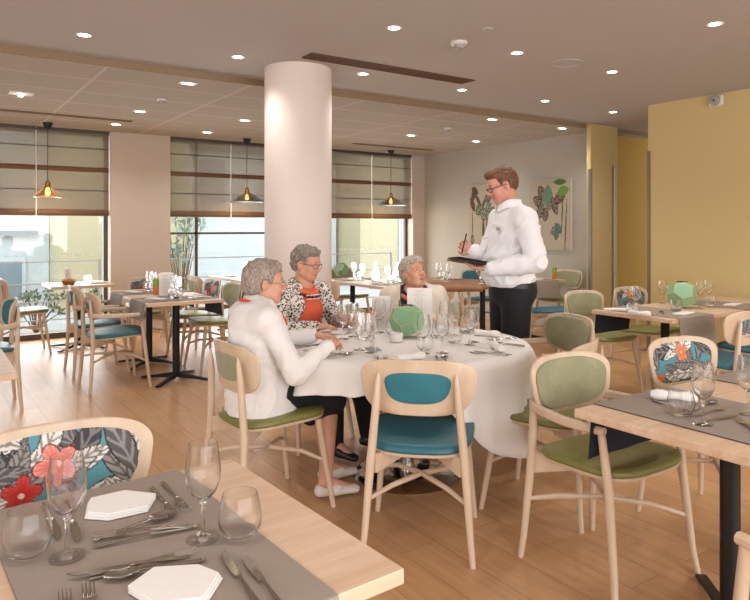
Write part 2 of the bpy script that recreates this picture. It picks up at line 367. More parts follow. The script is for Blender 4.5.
# ------------------------------------------------------------------ ceiling fittings
def at_ceiling(px, py, h):
    z = FPX*(h-CAM_H)/(228.0-py); t = (px-375)/FPX*z
    return (SA*z+CA*t, CA*z-SA*t)
M['lamp'] = mat('lit_lamp', 'FFF4DC', .5, emit='FFE9C8', estr=14)
M['bulb'] = mat('lit_bulb', 'FFE0A0', .5, emit='FFC878', estr=22)
def spot_light(x, y, z, power, col=(1, .965, .92), ang=130):
    d = bpy.data.lights.new('spot_beam', 'SPOT'); d.energy = power; d.color = col; d.spot_size = math.radians(ang); d.spot_blend = .9; d.shadow_soft_size = .06
    o = bpy.data.objects.new('spot_beam', d); COL.objects.link(o); o.location = (x, y, z-.03)
def mk_down():
    t = thing('downlight', '', 'light')
    f = MB(); f.lathe([(.034, .0), (.05, -.004), (.054, 0)], 24); f.build('trim_ring', M['white'], t)
    f = MB(); f.lathe([(.001, -.002), (.036, -.002)], 20, cap0=True); f.build('lens', M['lamp'], t)
    return t
def mk_square():
    t = thing('downlight', '', 'light')
    f = MB(); f.box(-.075, .075, -.045, .045, -.006, 0); f.build('housing', M['white'], t, smooth=False)
    f = MB(); f.box(-.045, .045, -.022, .022, -.009, -.006); f.build('lens', M['lamp'], t, smooth=False)
    return t
for px, py, w in ((84, 35, 'leftmost round downlight in the smooth near ceiling'), (238, 57, 'round downlight in the smooth ceiling left of the column'),
               (394, 28, 'round downlight nearest above the long air grille'), (363, 74, 'round downlight just right of the column top'),
               (462, 90, 'round downlight by the right end of the air grille'), (517, 53, 'round downlight left of the round ceiling speaker'),
               (612, 72, 'round downlight right of the round ceiling speaker'), (545, 101, 'round downlight near the ceiling step above the waiter'),
               (613, 112, 'round downlight nearest the yellow pillar'), (715, 24, 'rightmost round downlight, near the yellow wall')):
    x, y = at_ceiling(px, py, H_HI); put('down', mk_down, w, 'light', (x, y, H_HI), 0, 'round ceiling downlights'); spot_light(x, y, H_HI, 17)
for x, y in ((1.6, .5), (3.2, .6), (4.9, .8), (.2, 1.4), (-.9, 2.6), (-1.5, .4), (2.2, -1.2), (5.2, 2.2)): spot_light(x, y, H_HI, 18)  # added spots outside the view, without fittings, to brighten the near room
for px, py, w in ((188, 83, 'largest rectangular downlight in the tiled ceiling left of the column'), (140, 111, 'rectangular downlight above the beige wall between windows'),
               (245, 120, 'rectangular downlight beside the left of the column'), (207, 132, 'small downlight above the middle window'),
               (492, 119, 'rectangular downlight in the tiled ceiling above the waiter'), (411, 135, 'rectangular downlight above the right pendant lamp'),
               (476, 141, 'rectangular downlight near the grey wall, left of the waiter'), (562, 128, 'rectangular downlight nearest the yellow pillar in the tiled ceiling'),
               (116, 124, 'dim rectangular downlight near the left pendant')):
    x, y = at_ceiling(px, py, H_LOW); y = min(y, 8.9); put('sq', mk_square, w, 'light', (x, y, H_LOW), 0, 'rectangular ceiling downlights'); spot_light(x, y, H_LOW, 15)
def slot(label, x0, x1, y, wd, h, n):
    t = thing('air_grille', label, 'air vent', ((x0+x1)/2, y, h)); hw = (x1-x0)/2
    f = MB(); f.box(-hw, hw, -wd/2, wd/2, -.003, 0); f.build('backing', M['black'], t, smooth=False)
    f = MB()
    for i in range(n+1): yy = -wd/2+wd*i/n; f.box(-hw, hw, yy-.0025, yy+.0025, -.010, -.003)
    f.build('slat', M['bframe'] if n > 2 else M['face'], t, smooth=False)
xa, ya = at_ceiling(302, 57, H_HI); xb, yb = at_ceiling(475, 80, H_HI)
slot('long dark slatted air grille in the near ceiling right of the column', xa, xb, (ya+yb)/2, .16, H_HI, 4)
xa, ya = at_ceiling(-20, 110, H_LOW); xb, yb = at_ceiling(132, 121, H_LOW); slot('long slot air grille in tiled ceiling above the leftmost window', xa, xb, min(8.2, yb), .07, H_LOW, 1)
xa, ya = at_ceiling(355, 143, H_LOW); xb, yb = at_ceiling(433, 150, H_LOW); slot('slot air grille in tiled ceiling above the right window', xa, xb, min(8.5, yb), .07, H_LOW, 1)
def detector(label, x, y, h, r=.05):
    t = thing('smoke_detector', label, 'detector', (x, y, h))
    f = MB(); f.lathe([(r, 0), (r, -.015), (r*.85, -.022)], 24, cap1=True); f.build('base', M['white'], t)
    f = MB(); f.lathe([(r*.62, -.02), (r*.6, -.045), (r*.3, -.052), (.002, -.053)], 24); f.build('sensor_head', M['grey'], t)
x, y = at_ceiling(459, 42, H_HI); detector('white smoke detector above the air grille, right of the column', x, y, H_HI, .06)
x, y = at_ceiling(162, 99, H_LOW); detector('white smoke detector in tiled ceiling left of the column', x, y, H_LOW)
x, y = at_ceiling(448, 128, H_LOW); detector('small white smoke detector in tiled ceiling left of the waiter', x, y, H_LOW)
x, y = at_ceiling(567, 63, H_HI); b = MB(); b.lathe([(.13, 0), (.13, -.006), (.115, -.006), (.112, -.002), (.001, -.002)], 36); tag(b.build('ceiling_speaker', M['plaster'], loc=(x, y, H_HI)), 'round flush ceiling speaker ring above the waiter', 'speaker')
x, y = at_ceiling(487, 29, H_HI); b = MB(); b.lathe([(.04, 0), (.04, -.008), (.001, -.01)], 24); tag(b.build('inspection_disc', M['plaster'], loc=(x, y, H_HI)), 'small blank round cap on the ceiling above the smoke detector', 'ceiling disc')
x, y = at_ceiling(21, 93, H_LOW); t = thing('emergency_light', 'small square white emergency light unit in the tiled ceiling at far left', 'light', (x, y, H_LOW))
f = MB(); f.box(-.1, .1, -.07, .07, -.012, 0); f.build('housing', M['white'], t, smooth=False); f = MB(); f.rbox(-.02, .02, -.03, .03, -.03, -.012); f.build('lens', M['lamp'], t)
t = thing('alarm_sounder', 'white round alarm sounder high on the yellow wall', 'alarm', (X_YEL, 3.478, 2.635), 0)
f = MB(); f.rbox(-.03, 0, -.07, .07, -.05, .05, .008); f.build('backplate', M['white'], t)
f = MB(); f.rings([[(-x_, r*math.cos(2*PI*k/24), r*math.sin(2*PI*k/24)) for k in range(24)] for r, x_ in ((.05, .03), (.048, .055), (.03, .062), (.012, .06), (.001, .06))]); f.build('horn', M['grey'], t)
f = MB(); f.rings([[(-.063, r*math.cos(2*PI*k/12), r*math.sin(2*PI*k/12)) for k in range(12)] for r in (.01, .001)]); f.build('lens', M['black'], t)
# pendants
M['shade'] = glass_mat('amber_smoked_glass', (.75, .56, .34), .10, .55, .25, 1); M['shadeout'] = glass_mat('smoked_glass', (.30, .27, .22), .06, .45, .25, 1)
def pendant(label, x, r, h):
    t = thing('pendant_lamp', label, 'lamp', (x, 8.75, H_LOW)); zb = 1.765-H_LOW
    f = MB(); f.lathe([(.055, 0), (.055, -.012), (.03, -.075), (.008, -.08)], 20, cap0=True, cap1=True); f.build('ceiling_rose', M['black'], t)
    f = MB(); f.tube([(0, 0, -.07), (0, 0, zb+h+.05)], .004, 6); f.build('cable', M['black'], t)
    f = MB(); f.lathe([(.012, zb+h+.07), (.03, zb+h+.055), (.034, zb+h-.01), (.04, zb+h-.012)], 20, cap0=True); f.build('socket', M['brass'], t)
    f = MB(); f.lathe([(.038, zb+h), (r, zb), (r-.004, zb-.002), (.036, zb+h-.006)], 40); f.build('lamp_shade', M['shade'] if r < .2 else M['shadeout'], t)
    f = MB(); f.lathe([(.004, zb+h-.01), (.018, zb+h-.03), (.03, zb+h-.07), (.022, zb+h-.095), (.001, zb+h-.105)], 16); f.build('bulb', M['bulb'], t)
    d = bpy.data.lights.new('bulb_glow', 'POINT'); d.energy = 4; d.color = (1, .75, .45); d.shadow_soft_size = .03
    o = bpy.data.objects.new('bulb_glow', d); COL.objects.link(o); o.location = (x, 8.75, 1.77+h-.14)
pendant('brass cone pendant lamp hanging before the leftmost window', 1.25, .175, .13)
pendant('wide dark cone pendant lamp hanging left of the column', 3.79, .275, .13)
pendant('wide dark cone pendant lamp hanging right of the column', 6.28, .27, .13)
# ------------------------------------------------------------------ painted pictures on canvas
def leafy(U, V, items, base):
    """items: (cx, cy, a, b, angle, rgb, rib) ellipse leaves with ribs, painted in order"""
    out = np.zeros((len(U), 3)); out[:] = base
    for cx, cy, a, b_, ang, rgb, rib in items:
        dx = U-cx; dy = V-cy; c, s = math.cos(ang), math.sin(ang)
        x = (dx*c+dy*s)/a; y = (-dx*s+dy*c)/b_
        r = np.abs(y)/np.maximum(1e-3, (1-np.clip(np.abs(x), 0, 1)**2)); ins = (np.abs(x) < 1) & (r < 1)
        col = np.zeros((len(U), 3)); col[:] = rgb
        if rib:
            st = (np.sin((x*6-np.abs(y)*4)*rib) > -.55)[:, None]; dark = np.array(rgb)*.62 if sum(rgb) > 360 else np.array(rgb)*.9+60
            col = np.where(st, col, dark)
            col[np.abs(y) < .09] = dark
            col[r > .86] = (60, 55, 52)
        out = np.where(ins[:, None], col, out)
    return out
def canvas(label, y0, y1, seed):
    t = thing('canvas_print', label, 'picture', (X_GREY-.002, (y0+y1)/2, 1.59)); hw = abs(y1-y0)/2; hh = .49
    f = MB(); f.box(-.03, 0, -hw, hw, -hh, hh); f.build('canvas', M['card'], t, smooth=False)
    f = MB(); f.grid(110, 150, lambda u, v: (-.032, (.5-u)*2*hw*.995, (v-.5)*2*hh*.995)); o = f.build('printed_art', attr_mat('print_ink', .9), t, smooth=False)
    G = (92, 92, 70); B = (98, 78, 66); W = (150, 150, 130)
    def fn(co):
        U = .5-co[:, 1]/(2*hw); V = .5+co[:, 2]/(2*hh)
        if seed == 0:
            it = [(.15, .83, .12, .05, 1.2, B, 0), (.2, .9, .10, .05, -.4, B, 0), (.13, .68, .12, .05, -1.0, B, 0), (.3, .75, .16, .03, -.8, B, 0),
                  (.45, .66, .18, .03, 1.0, G, 0), (.33, .6, .11, .07, .5, G, 2), (.62, .62, .09, .07, .8, W, 2), (.48, .52, .10, .08, -.3, W, 2), (.66, .48, .1, .08, .4, W, 1),
                  (.46, .28, .16, .03, PI/2, B, 0), (.62, .28, .16, .035, PI/2, G, 0), (.6, .78, .1, .06, .3, B, 2), (.78, .56, .09, .05, -.7, G, 2), (.12, .35, .3, .012, PI/2, B, 0), (.12, .12, .09, .04, PI/2, G, 1), (.56, .42, .25, .012, PI/2, G, 0)]
        else:
            it = [(.3, .8, .12, .07, -1.0, B, 2), (.22, .68, .13, .06, -.5, B, 2), (.45, .76, .14, .1, 1.5, (110, 140, 110), 0), (.28, .55, .12, .07, .9, G, 2), (.4, .5, .1, .06, 1.3, B, 2),
                  (.62, .62, .13, .06, -1.1, B, 2), (.75, .74, .14, .07, .5, (100, 70, 60), 2), (.82, .82, .13, .06, .2, (110, 150, 70), 0), (.75, .95, .14, .035, 0, (80, 120, 60), 0),
                  (.5, .62, .06, .05, 0, W, 2), (.8, .5, .28, .014, 1.5, B, 0), (.88, .3, .4, .014, 1.5, B, 0), (.62, .27, .1, .05, .4, W, 2), (.7, .3, .09, .05, -.8, (110, 140, 130), 2), (.66, .22, .08, .05, 1.4, (110, 140, 130), 2), (.35, .3, .09, .08, 0, (178, 168, 150), 0)]
        it = [(a, b_, c*1.18, d*1.25 if d > .02 else d, e, f_, g) for a, b_, c, d, e, f_, g in it]
        return leafy(U, V, it, (180, 168, 148))
    colour_attr(o, fn)
canvas('cream botanical canvas print hanging left of the waiter\'s face', 7.93, 7.2, 0)
canvas('cream botanical canvas print with large leaves hanging right of the waiter', 6.64, 5.91, 1)
# ------------------------------------------------------------------ chairs (seat faces local +Y)
def outline(a, b, n, taper, N=48):
    pts = []
    for k in range(N):
        t = 2*PI*k/N; c, s = math.cos(t), math.sin(t)
        v = b*math.copysign(abs(s)**(2/n), s); u = a*math.copysign(abs(c)**(2/n), c)*(1+taper*v/b)
        pts.append((u, v))
    return pts
def back_map(yoff):
    def fn(u, v, w): return (u, -.232+.055*(u/.245)**2-.16*v+w+yoff, .725+v)
    return fn
FL = None
def floral_colors(co, seed=0):
    r = np.random.RandomState(3+seed); U = co[:, 0]/.24; V = (co[:, 2]-.725)/.24; it = []
    pal = [(226, 222, 214), (150, 146, 142), (92, 90, 90), (214, 208, 200), (70, 68, 70), (235, 232, 226)]
    for k in range(34):
        it.append((r.uniform(-1, 1), r.uniform(-.5, .5), r.uniform(.22, .42), r.uniform(.10, .17), r.uniform(0, PI), pal[k % 6], r.choice([2, 3])))
    out = leafy(U, V, it, (92, 150, 160))
    cols = [((214, 92, 84), (238, 178, 164)), ((178, 40, 40), (214, 84, 70))] if seed == 0 else [((208, 104, 62), (236, 160, 120)), ((200, 92, 50), (225, 130, 90))]
    fl = [(.03, .05, .27), (.40, -.2, .23)] if seed == 0 else [(-.08, .2, .2), (.72, -.3, .18)]
    for (cx, cy, R), (c1, c2) in zip(fl, cols):
        dx = U-cx; dy = V-cy; rr = np.hypot(dx, dy); th = np.arctan2(dy, dx); edge = R*(.55+.45*np.abs(np.cos(2.5*th+cx*5)))
        ins = rr < edge; mixv = (np.clip(rr/edge, 0, 1)*(.75+.25*np.sin(th*23)))[:, None]; c = np.array(c1)*(1-mixv)+np.array(c2)*mixv; c[(rr > edge*.93)] = (120, 50, 50); c[rr < R*.14] = (236, 214, 190)
        out = np.where(ins[:, None], c, out)
    return out
WHICH = {'teal': ('teal', 'tealback'), 'green': ('green', 'greenback')}
def chair_maker(seat, back, arms):
    def mk():
        t = thing('dining_chair' if not arms else 'dining_armchair', '', 'chair')
        A = M['ash']; sm = M[seat]; fl = back.startswith('floral'); bm = M['floral'] if fl else M[WHICH[back][1]]
        # seat pad and frame, slightly higher at the front
        so = outline(.235, .235, 3.6, .07)
        def smap(z0): return lambda u, v, w: (u, v+.005, z0+.05*v+w+.05*(u/.235)**2*.15)
        f = MB(); f.plate(so, [(.9, 0), (.97, .003), (.985, .011), (.985, .014), (.97, .017), (.8, .018)], smap(.437)); f.build('seat_frame', A, t)
        f = MB(); f.plate(so, [(.9, -.002), (.97, .0), (1.0, .010), (.995, .022), (.96, .031), (.85, .036), (.5, .040), (.1, .041)], smap(.452)); f.build('seat', sm, t)
        # backrest board with upholstered front and small rear inset
        f = MB(); bo = outline(.245, .122, 3.4, .09)
        f.plate(bo, [(.8, -.009), (.97, -.009), (1, -.005), (1, .005), (.97, .009), (.8, .009)], back_map(0)); br = f.build('backrest', A, t)
        po = outline(.218, .102, 3.2, .09)
        if fl:
            f = MB(); f.grid(170, 80, lambda u, v: None) if False else None
            n = 150; m_ = 70
            def g(u, v):
                x = (u*2-1); z = (v*2-1)
                # square to superellipse, keeps a dense even mesh
                k = max(abs(x), abs(z)) or 1; L_ = (abs(x/k)**3.2+abs(z/k)**3.2)**(1/3.2); x2 = x/L_; z2 = z/L_
                uu = x2*.216*(1+.09*z2); vv = z2*.1
                q = 1-min(1, k)**8
                return back_map(0)(uu, vv, .006+.018*q+.004*(1-k*k))
            f.grid(n, m_, g); o = f.build('back_pad', bm, br); colour_attr(o, lambda co: floral_colors(co, 0 if back == 'floral' else 1))
            n2 = 60
            def g2(u, v):
                x = u*2-1; z = v*2-1; k = max(abs(x), abs(z)) or 1; L_ = (abs(x/k)**3+abs(z/k)**3)**(1/3.); x2 = x/L_; z2 = z/L_
                return back_map(0)(x2*.138*(1+.12*z2), z2*.07, -.0075-.006*(1-min(1, k)**8))
            f = MB(); f.grid(n2, 40, g2); o = f.build('rear_pad', bm, br); colour_attr(o, lambda co: floral_colors(co, 1))
        else:
            f = MB(); f.plate(po, [(.9, .006), (1, .010), (1, .017), (.97, .024), (.8, .028), (.2, .030)], back_map(0)); f.build('back_pad', bm, br)
            f = MB(); f.plate(outline(.138, .068, 3, .12), [(.9, -.005), (1, -.008), (.98, -.0125), (.85, -.015), (.2, -.016)], back_map(0)); f.build('rear_pad', bm, br)
        for s in (-1, 1):
            f = MB(); f.tube([(s*.232, -.262, 0), (s*.222, -.252, .1), (s*.198, -.232, .42), (s*.172, -.240, .68), (s*.165, -.247, .76), (s*.163, -.249, .79)], [.0125, .0145, .019, .0165, .011, .003], 12); f.build('leg', A, t)
            if arms:
                f = MB(); f.tube([(s*.262, .235, 0), (s*.248, .22, .1), (s*.232, .185, .43), (s*.245, .16, .64)], [.0125, .0145, .018, .0145], 12); f.build('leg', A, t)
                f = MB(); f.sweep([(s*.175, -.245, .655), (s*.20, -.225, .652), (s*.235, -.15, .648), (s*.262, 0, .645), (s*.262, .1, .645), (s*.246, .178, .645)], [.022, .026, .026, .026, .028, .03], [.036, .04, .04, .038, .034, .03]); f.build('armrest', A, t)
            else:
                f = MB(); f.tube([(s*.238, .235, 0), (s*.228, .22, .1), (s*.2, .175, .40), (s*.197, .17, .445)], [.0125, .0145, .018, .018], 12); f.build('leg', A, t)
            # crossed, arched stretchers from leg to leg
            f = MB(); f.tube([(s*.209, -.241, .25), (s*.12, -.14, .275), (0, -.01, .288), (-s*.12, .115, .275), (-s*(.224 if not arms else .24), .205, .232)], [.009, .0115, .0125, .0115, .009], 8); f.build('stretcher', A, t)
            f = MB(); f.add([(s*.190, -.225, .44), (s*.190, -.225, .36), (s*.06, -.05, .40), (s*.06, -.05, .44), (s*.175, -.235, .44), (s*.175, -.235, .36), (s*.045, -.06, .40), (s*.045, -.06, .44)],
                            [(0, 1, 2, 3), (7, 6, 5, 4), (0, 4, 5, 1), (1, 5, 6, 2), (2, 6, 7, 3), (3, 7, 4, 0)]); f.build('seat_bracket', A, t, smooth=False)
        return t
    return mk
def chair(seat, back, arms, x, y, ang, label, group=None):
    """ang: world direction, in degrees, the sitter faces"""
    return put(('chair', seat, back, arms), chair_maker(seat, back, arms), label, 'armchair' if arms else 'chair', (x, y, 0), math.radians(ang-90), group)
# ------------------------------------------------------------------ tables
def table(label, x0, x1, y0, y1, legs, rz=0, dark=False):
    cx, cy = (x0+x1)/2, (y0+y1)/2; t = thing('dining_table', label, 'table', (cx, cy, 0), rz); hx, hy = (x1-x0)/2, (y1-y0)/2
    f = MB(); f.rbox(-hx, hx, -hy, hy, .72, .75, .003); o = f.build('table_top', M['top'] if not dark else M['shaded_brown'], t, angle=30)
    for lx, ly in legs:
        lx -= cx; ly -= cy
        f = MB(); f.tube([(lx, ly, .03), (lx, ly, .70)], .033, 16); p = f.build('pedestal', M['black'], t)
        f = MB(); f.rbox(lx-.2, lx+.2, ly-.03, ly+.03, .70, .72); f.build('bracket', M['black'], p)
        for k in range(4):
            a = PI/4+k*PI/2; dx, dy = math.cos(a), math.sin(a)
            f = MB(); f.sweep([(lx+dx*.02, ly+dy*.02, .045), (lx+dx*.2, ly+dy*.2, .028), (lx+dx*.34, ly+dy*.34, .012)], [.045, .04, .045], [.05, .025, .016]); f.build('base_foot', M['black'], p)
    return t
M['shaded_brown'] = wood('tray_and_shaded_oak', '9A6E48', '7C5436', (1.5, 12, 12), .45)  # oak with shade put into its colour; also the tray's own brown
def runner(label, x0, x1, y0, y1, drops, along='Y', z=.7505, pivot=None):
    """cloth strip across a table, hanging over both ends; taupe outside, navy inside"""
    f = MB(); lo, hi = (y0, y1) if along == 'Y' else (x0, x1); wa, wb_ = (x0, x1) if along == 'Y' else (y0, y1); path = []
    n = 6; e = .006
    if drops[0]: path += [(lo-.014-.03*k/n, z+.004-drops[0]*(1-k/n)-.004) for k in range(n)][::1]; path = [(lo-.010-.02*(1-k/n), z-drops[0]*(1-k/n)) for k in range(n)]+[(lo-.006, z+.001)]
    path += [(lo+.004, z+.003)]+[(lo+(hi-lo)*k/10, z+.003) for k in range(1, 10)]+[(hi-.004, z+.003)]
    if drops[1]: path += [(hi+.006, z+.001)]+[(hi+.010+.02*k/n, z-drops[1]*k/n) for k in range(1, n+1)]
    P = []
    for i, (q, zz) in enumerate(path):
        t0 = Vector((path[min(i+1, len(path)-1)][0]-path[max(i-1, 0)][0], path[min(i+1, len(path)-1)][1]-path[max(i-1, 0)][1])).normalized(); nn = Vector((-t0.y, t0.x))
        P.append((q, zz, q-nn.x*.002, zz-nn.y*.002))
    def p3(q, zz, w): return (w, q, zz) if along == 'Y' else (q, w, zz)
    W = [wa+(wb_-wa)*k/6 for k in range(7)]; wob = lambda q, zz, w: .004*math.sin(w*25+q*3)*max(0, (z-zz)/.2)
    for side in (0, 1):
        f.m = side; vs = []
        for q0, z0, q1, z1 in P:
            q, zz = (q0, z0) if side == 0 else (q1, z1)
            for w in W: vs.append(p3(q+wob(q, zz, w), zz, w))
        f.add(vs, [(i*7+j, i*7+j+1, (i+1)*7+j+1, (i+1)*7+j) for i in range(len(P)-1) for j in range(6)])
    o = f.build('table_runner', [M['runner'], M['navy']])
    if pivot:
        o.matrix_world = Matrix.Translation((pivot[0], pivot[1], 0)) @ Matrix.Rotation(pivot[2], 4, 'Z') @ Matrix.Translation((-pivot[0], -pivot[1], 0))
    return tag(o, label, 'table runner')
# ------------------------------------------------------------------ tableware
def mk_wine():
    t = thing('wine_glass', '', 'wine glass')
    f = MB(); f.lathe([(.001, .078), (.012, .082), (.026, .098), (.0355, .122), (.037, .140), (.034, .170), (.0295, .200), (.0285, .200), (.0325, .170), (.0352, .140), (.034, .123), (.025, .102), (.012, .088), (.001, .085)], 32); f.build('bowl', M['glass'], t)
    f = MB(); f.lathe([(.0335, .0), (.0335, .001), (.02, .002), (.008, .006), (.0045, .018), (.0038, .05), (.005, .072), (.010, .080)], 28, cap0=True); f.build('stem', M['glass'], t)
    return t
def mk_tumbler():
    t = thing('tumbler', '', 'tumbler')
    f = MB(); f.lathe([(.001, 0), (.024, 0), (.036, .008), (.0445, .026), (.0455, .045), (.041, .07), (.036, .09), (.035, .09), (.0395, .07), (.0438, .045), (.042, .028), (.033, .014), (.02, .010), (.001, .010)], 36); f.build('glass_body', M['glass'], t)
    return t
def mk_small_wine():
    t = mk_wine(); return t
def cut_handle(f, L, y0, w=.0055, z=.004):
    f.sweep([(0, y0, z), (0, y0+.02, z), (0, y0+L*.5, z+.002), (0, y0+L, z+.004)], [w*2, w*2.2, w*1.5, w*1.1], [.003, .0035, .004, .0035])
def mk_knife():
    t = thing('table_knife', '', 'knife'); f = MB(); cut_handle(f, .11, -.11); f.build('handle', M['steel'], t)
    f = MB(); pr = [(0, -.006, .006), (.02, -.008, .007), (.06, -.009, .008), (.09, -.006, .008), (.108, .004, .007)]
    top = [(x, y, .0065) for y, x, _ in pr]+[(x, y, .0065) for y, _, x in pr[::-1]]
    vs = top+[(x, y, .0045) for x, y, _ in top]; n = len(top)
    f.add(vs, [tuple(range(n)), tuple(range(n, 2*n))[::-1]]+[(i, i+n, (i+1) % n+n, (i+1) % n) for i in range(n)]); f.build('blade', M['steel'], t, smooth=False); return t
def mk_fork():
    t = thing('table_fork', '', 'fork'); f = MB(); cut_handle(f, .125, -.11); f.build('handle', M['steel'], t)
    f = MB(); f.sweep([(0, .012, .007), (0, .025, .006), (0, .04, .004), (0, .048, .004)], [.006, .016, .024, .025], [.003, .0025, .002, .002])
    for k in range(4): x = -.0098+k*.0065; f.tube([(x, .046, .004), (x, .07, .004), (x, .092, .008)], [.0016, .0015, .0008], 6)
    f.build('tines', M['steel'], t); return t
def mk_spoon():
    t = thing('table_spoon', '', 'spoon'); f = MB(); cut_handle(f, .125, -.11); f.build('handle', M['steel'], t)
    f = MB(); R = []
    for k, (s, dz) in enumerate(((.02, .0), (.4, .0008), (.75, .004), (1, .0085), (1.0, .0095), (.72, .0055), (.4, .0025), (.02, .0015))):
        R.append([(.021*s*math.cos(q*PI/12)*(1-.12*math.sin(q*PI/12)), .043+.032*s*math.sin(q*PI/12), dz) for q in range(24)])
    f.rings(R, True, True); f.build('bowl', M['steel'], t); return t
def mk_napkin(kind):
    def mk():
        t = MB()
        if kind == 'pent': P = [(-.075, -.035), (-.03, -.07), (.055, -.065), (.085, .0), (.02, .06), (-.06, .05)]; ly = 3
        elif kind == 'roll': P = None
        else: P = [(-.1, -.045), (.1, -.045), (.105, .04), (-.095, .05)]; ly = 2
        if P:
            for k in range(ly):
                s = 1-.02*k; z0 = .001+.005*k; z1 = z0+.0045; R = [[((x+.002*k)*s*q, y*s*q, z) for x, y in P] for z, q in ((z0, .985), (z0+.002, 1), (z1, .985), (z1+.0008, .5))]; t.rings(R, True, True)
        else:
            R = []
            for i in range(9):
                x = -.08+.02*i; r = .019+.004*math.sin(i*1.1); R.append([(x, r*1.25*math.cos(q*PI/8)*(.8 if i in (0, 8) else 1), max(.0, .018+r*.9*math.sin(q*PI/8)*(.8 if i in (0, 8) else 1))) for q in range(16)])
            t.rings(R, True, True)
        return t.build('folded_napkin', M['napkin'], angle=50)
    return mk
TB = .7545
def item(kind, xy, label, group=None, ang=0, z=TB):
    mk = {'wine': mk_wine, 'tumbler': mk_tumbler, 'knife': mk_knife, 'fork': mk_fork, 'spoon': mk_spoon, 'pent': mk_napkin('pent'), 'roll': mk_napkin('roll'), 'fold': mk_napkin('fold')}[kind]
    cat = {'wine': 'wine glass', 'tumbler': 'tumbler', 'knife': 'knife', 'fork': 'fork', 'spoon': 'spoon'}.get(kind, 'napkin')
    return put(kind, mk, label, cat, (xy[0], xy[1], z), math.radians(ang), group)
def cutl(kind, p0, p1, label, z=TB, group=None):
    """p0 handle end, p1 tip (pixels on a table top)"""
    a, b_ = at(*p0, z), at(*p1, z); ang = math.degrees(math.atan2(b_[1]-a[1], b_[0]-a[0]))-90
    return item(kind, ((a[0]+b_[0])/2, (a[1]+b_[1])/2), label, group, ang, z)
def mk_vase():
    """squat jade vase with large pentagon and hexagon facets and gold seams"""
    import bmesh
    t = thing('faceted_vase', '', 'vase')
    import itertools
    ph = (1+5**.5)/2; ico = [Vector(p).normalized() for p in [(0, 1, ph), (0, 1, -ph), (0, -1, ph), (0, -1, -ph), (1, ph, 0), (1, -ph, 0), (-1, ph, 0), (-1, -ph, 0), (ph, 0, 1), (ph, 0, -1), (-ph, 0, 1), (-ph, 0, -1)]]
    pts = []; ed = []
    el = min((a-b_).length for a in ico for b_ in ico if a is not b_)
    for i, a in enumerate(ico):
        for j, c in enumerate(ico):
            if i != j and (a-c).length < el*1.05: pts.append(a*2/3+c/3)
    pts = [Vector(p)/5**.5 for p in {tuple(s*q for s, q in zip(sg, pr)) for pr in itertools.permutations((0, 1, 2)) for sg in itertools.product((-1, 1), repeat=3)}]
    rot = Matrix.Rotation(math.radians(35.26), 3, 'X') @ Matrix.Rotation(math.radians(45), 3, 'Z'); pts = sorted([rot @ p for p in pts], key=lambda p: (p.z, p.x))
    bm = bmesh.new(); vv = [bm.verts.new((p.x*.108, p.y*.108, max(-.09, min(.092, p.z*.112)))) for p in pts]
    r = bmesh.ops.convex_hull(bm, input=vv); bmesh.ops.dissolve_limit(bm, angle_limit=math.radians(2), verts=bm.verts, edges=bm.edges)
    bm.normal_update()
    me = bpy.data.meshes.new('glazed_body'); bm.to_mesh(me); me.materials.append(M['vase']); o = bpy.data.objects.new('glazed_body', me); COL.objects.link(o); o.parent = t; o.location = (0, 0, .095)
    g = MB()
    for e in bm.edges: g.tube([tuple(e.verts[0].co+Vector((0, 0, .095))), tuple(e.verts[1].co+Vector((0, 0, .095)))], .0017, 5)
    bm.free(); g.build('gold_seam', M['gold'], t)
    g = MB(); g.lathe([(.036, .184), (.036, .1895), (.032, .1895), (.001, .1885)], 24); g.m = 0; g.build('rim', M['black'], t)  # closed black disc stands in for the dark inside of the opening
    return t
def vase(x, y, label, s=1, rz=.3):
    o = put('vase', mk_vase, label, 'vase', (x, y, TB-.003), rz); o.scale = (s, s, s); return o
def menu(x, y, ang, w, h, label, z=.754, tilt=0, seed=1, holder=True):
    t = thing('menu_card', label, 'menu', (x, y, z), math.radians(ang)); tl = math.radians(tilt)
    f = MB(); f.add([(sx*w/2, -.0015*sy+zz*math.tan(tl), zz) for zz in (.004, h) for sy in (-1, 1) for sx in (-1, 1)], [(0, 2, 3, 1), (4, 5, 7, 6), (0, 1, 5, 4), (2, 6, 7, 3), (0, 4, 6, 2), (1, 3, 7, 5)])
    f.build('paper', M['card'], t, smooth=False)
    r = random.Random(seed); f = MB()
    for i in range(int(h/.013)-2):
        zz = h-.02-i*.013; hw = w*r.uniform(.12, .34); yy = zz*math.tan(tl)
        for q in range(max(1, int(hw*2/.02))):
            xa = -hw+q*.02; f.add([(xa, yy+.002, zz), (xa+.014, yy+.002, zz), (xa+.014, yy+.002, zz+.003), (xa, yy+.002, zz+.003)], [(0, 1, 2, 3)])
            f.add([(xa, yy-.002, zz), (xa+.014, yy-.002, zz), (xa+.014, yy-.002, zz+.003), (xa, yy-.002, zz+.003)], [(0, 1, 2, 3)])
    f.build('printed_lines', M['ink'], t, smooth=False)
    if holder:
        f = MB(); f.box(-w/2-.005, w/2+.005, -.006, -.004, 0, h+.008); f.box(-w/2-.005, w/2+.005, .004, .006, 0, h+.008); f.build('clear_sleeve', M['thin'], t, smooth=False)
        f = MB(); f.rbox(-w/2-.005, w/2+.005, -.035, .035, 0, .004, .001); f.build('foot', M['grey'], t)
    return t
def mk_candle():
    t = thing('candle_glass', '', 'candle'); f = MB(); f.lathe([(.001, 0), (.036, 0), (.038, .004), (.038, .05)], 28); f.build('lower_glass', M['orange'], t)
    f = MB(); f.lathe([(.038, .05), (.038, .098), (.034, .098), (.034, .07), (.001, .07)], 28); f.build('upper_glass', M['lime'], t); return t

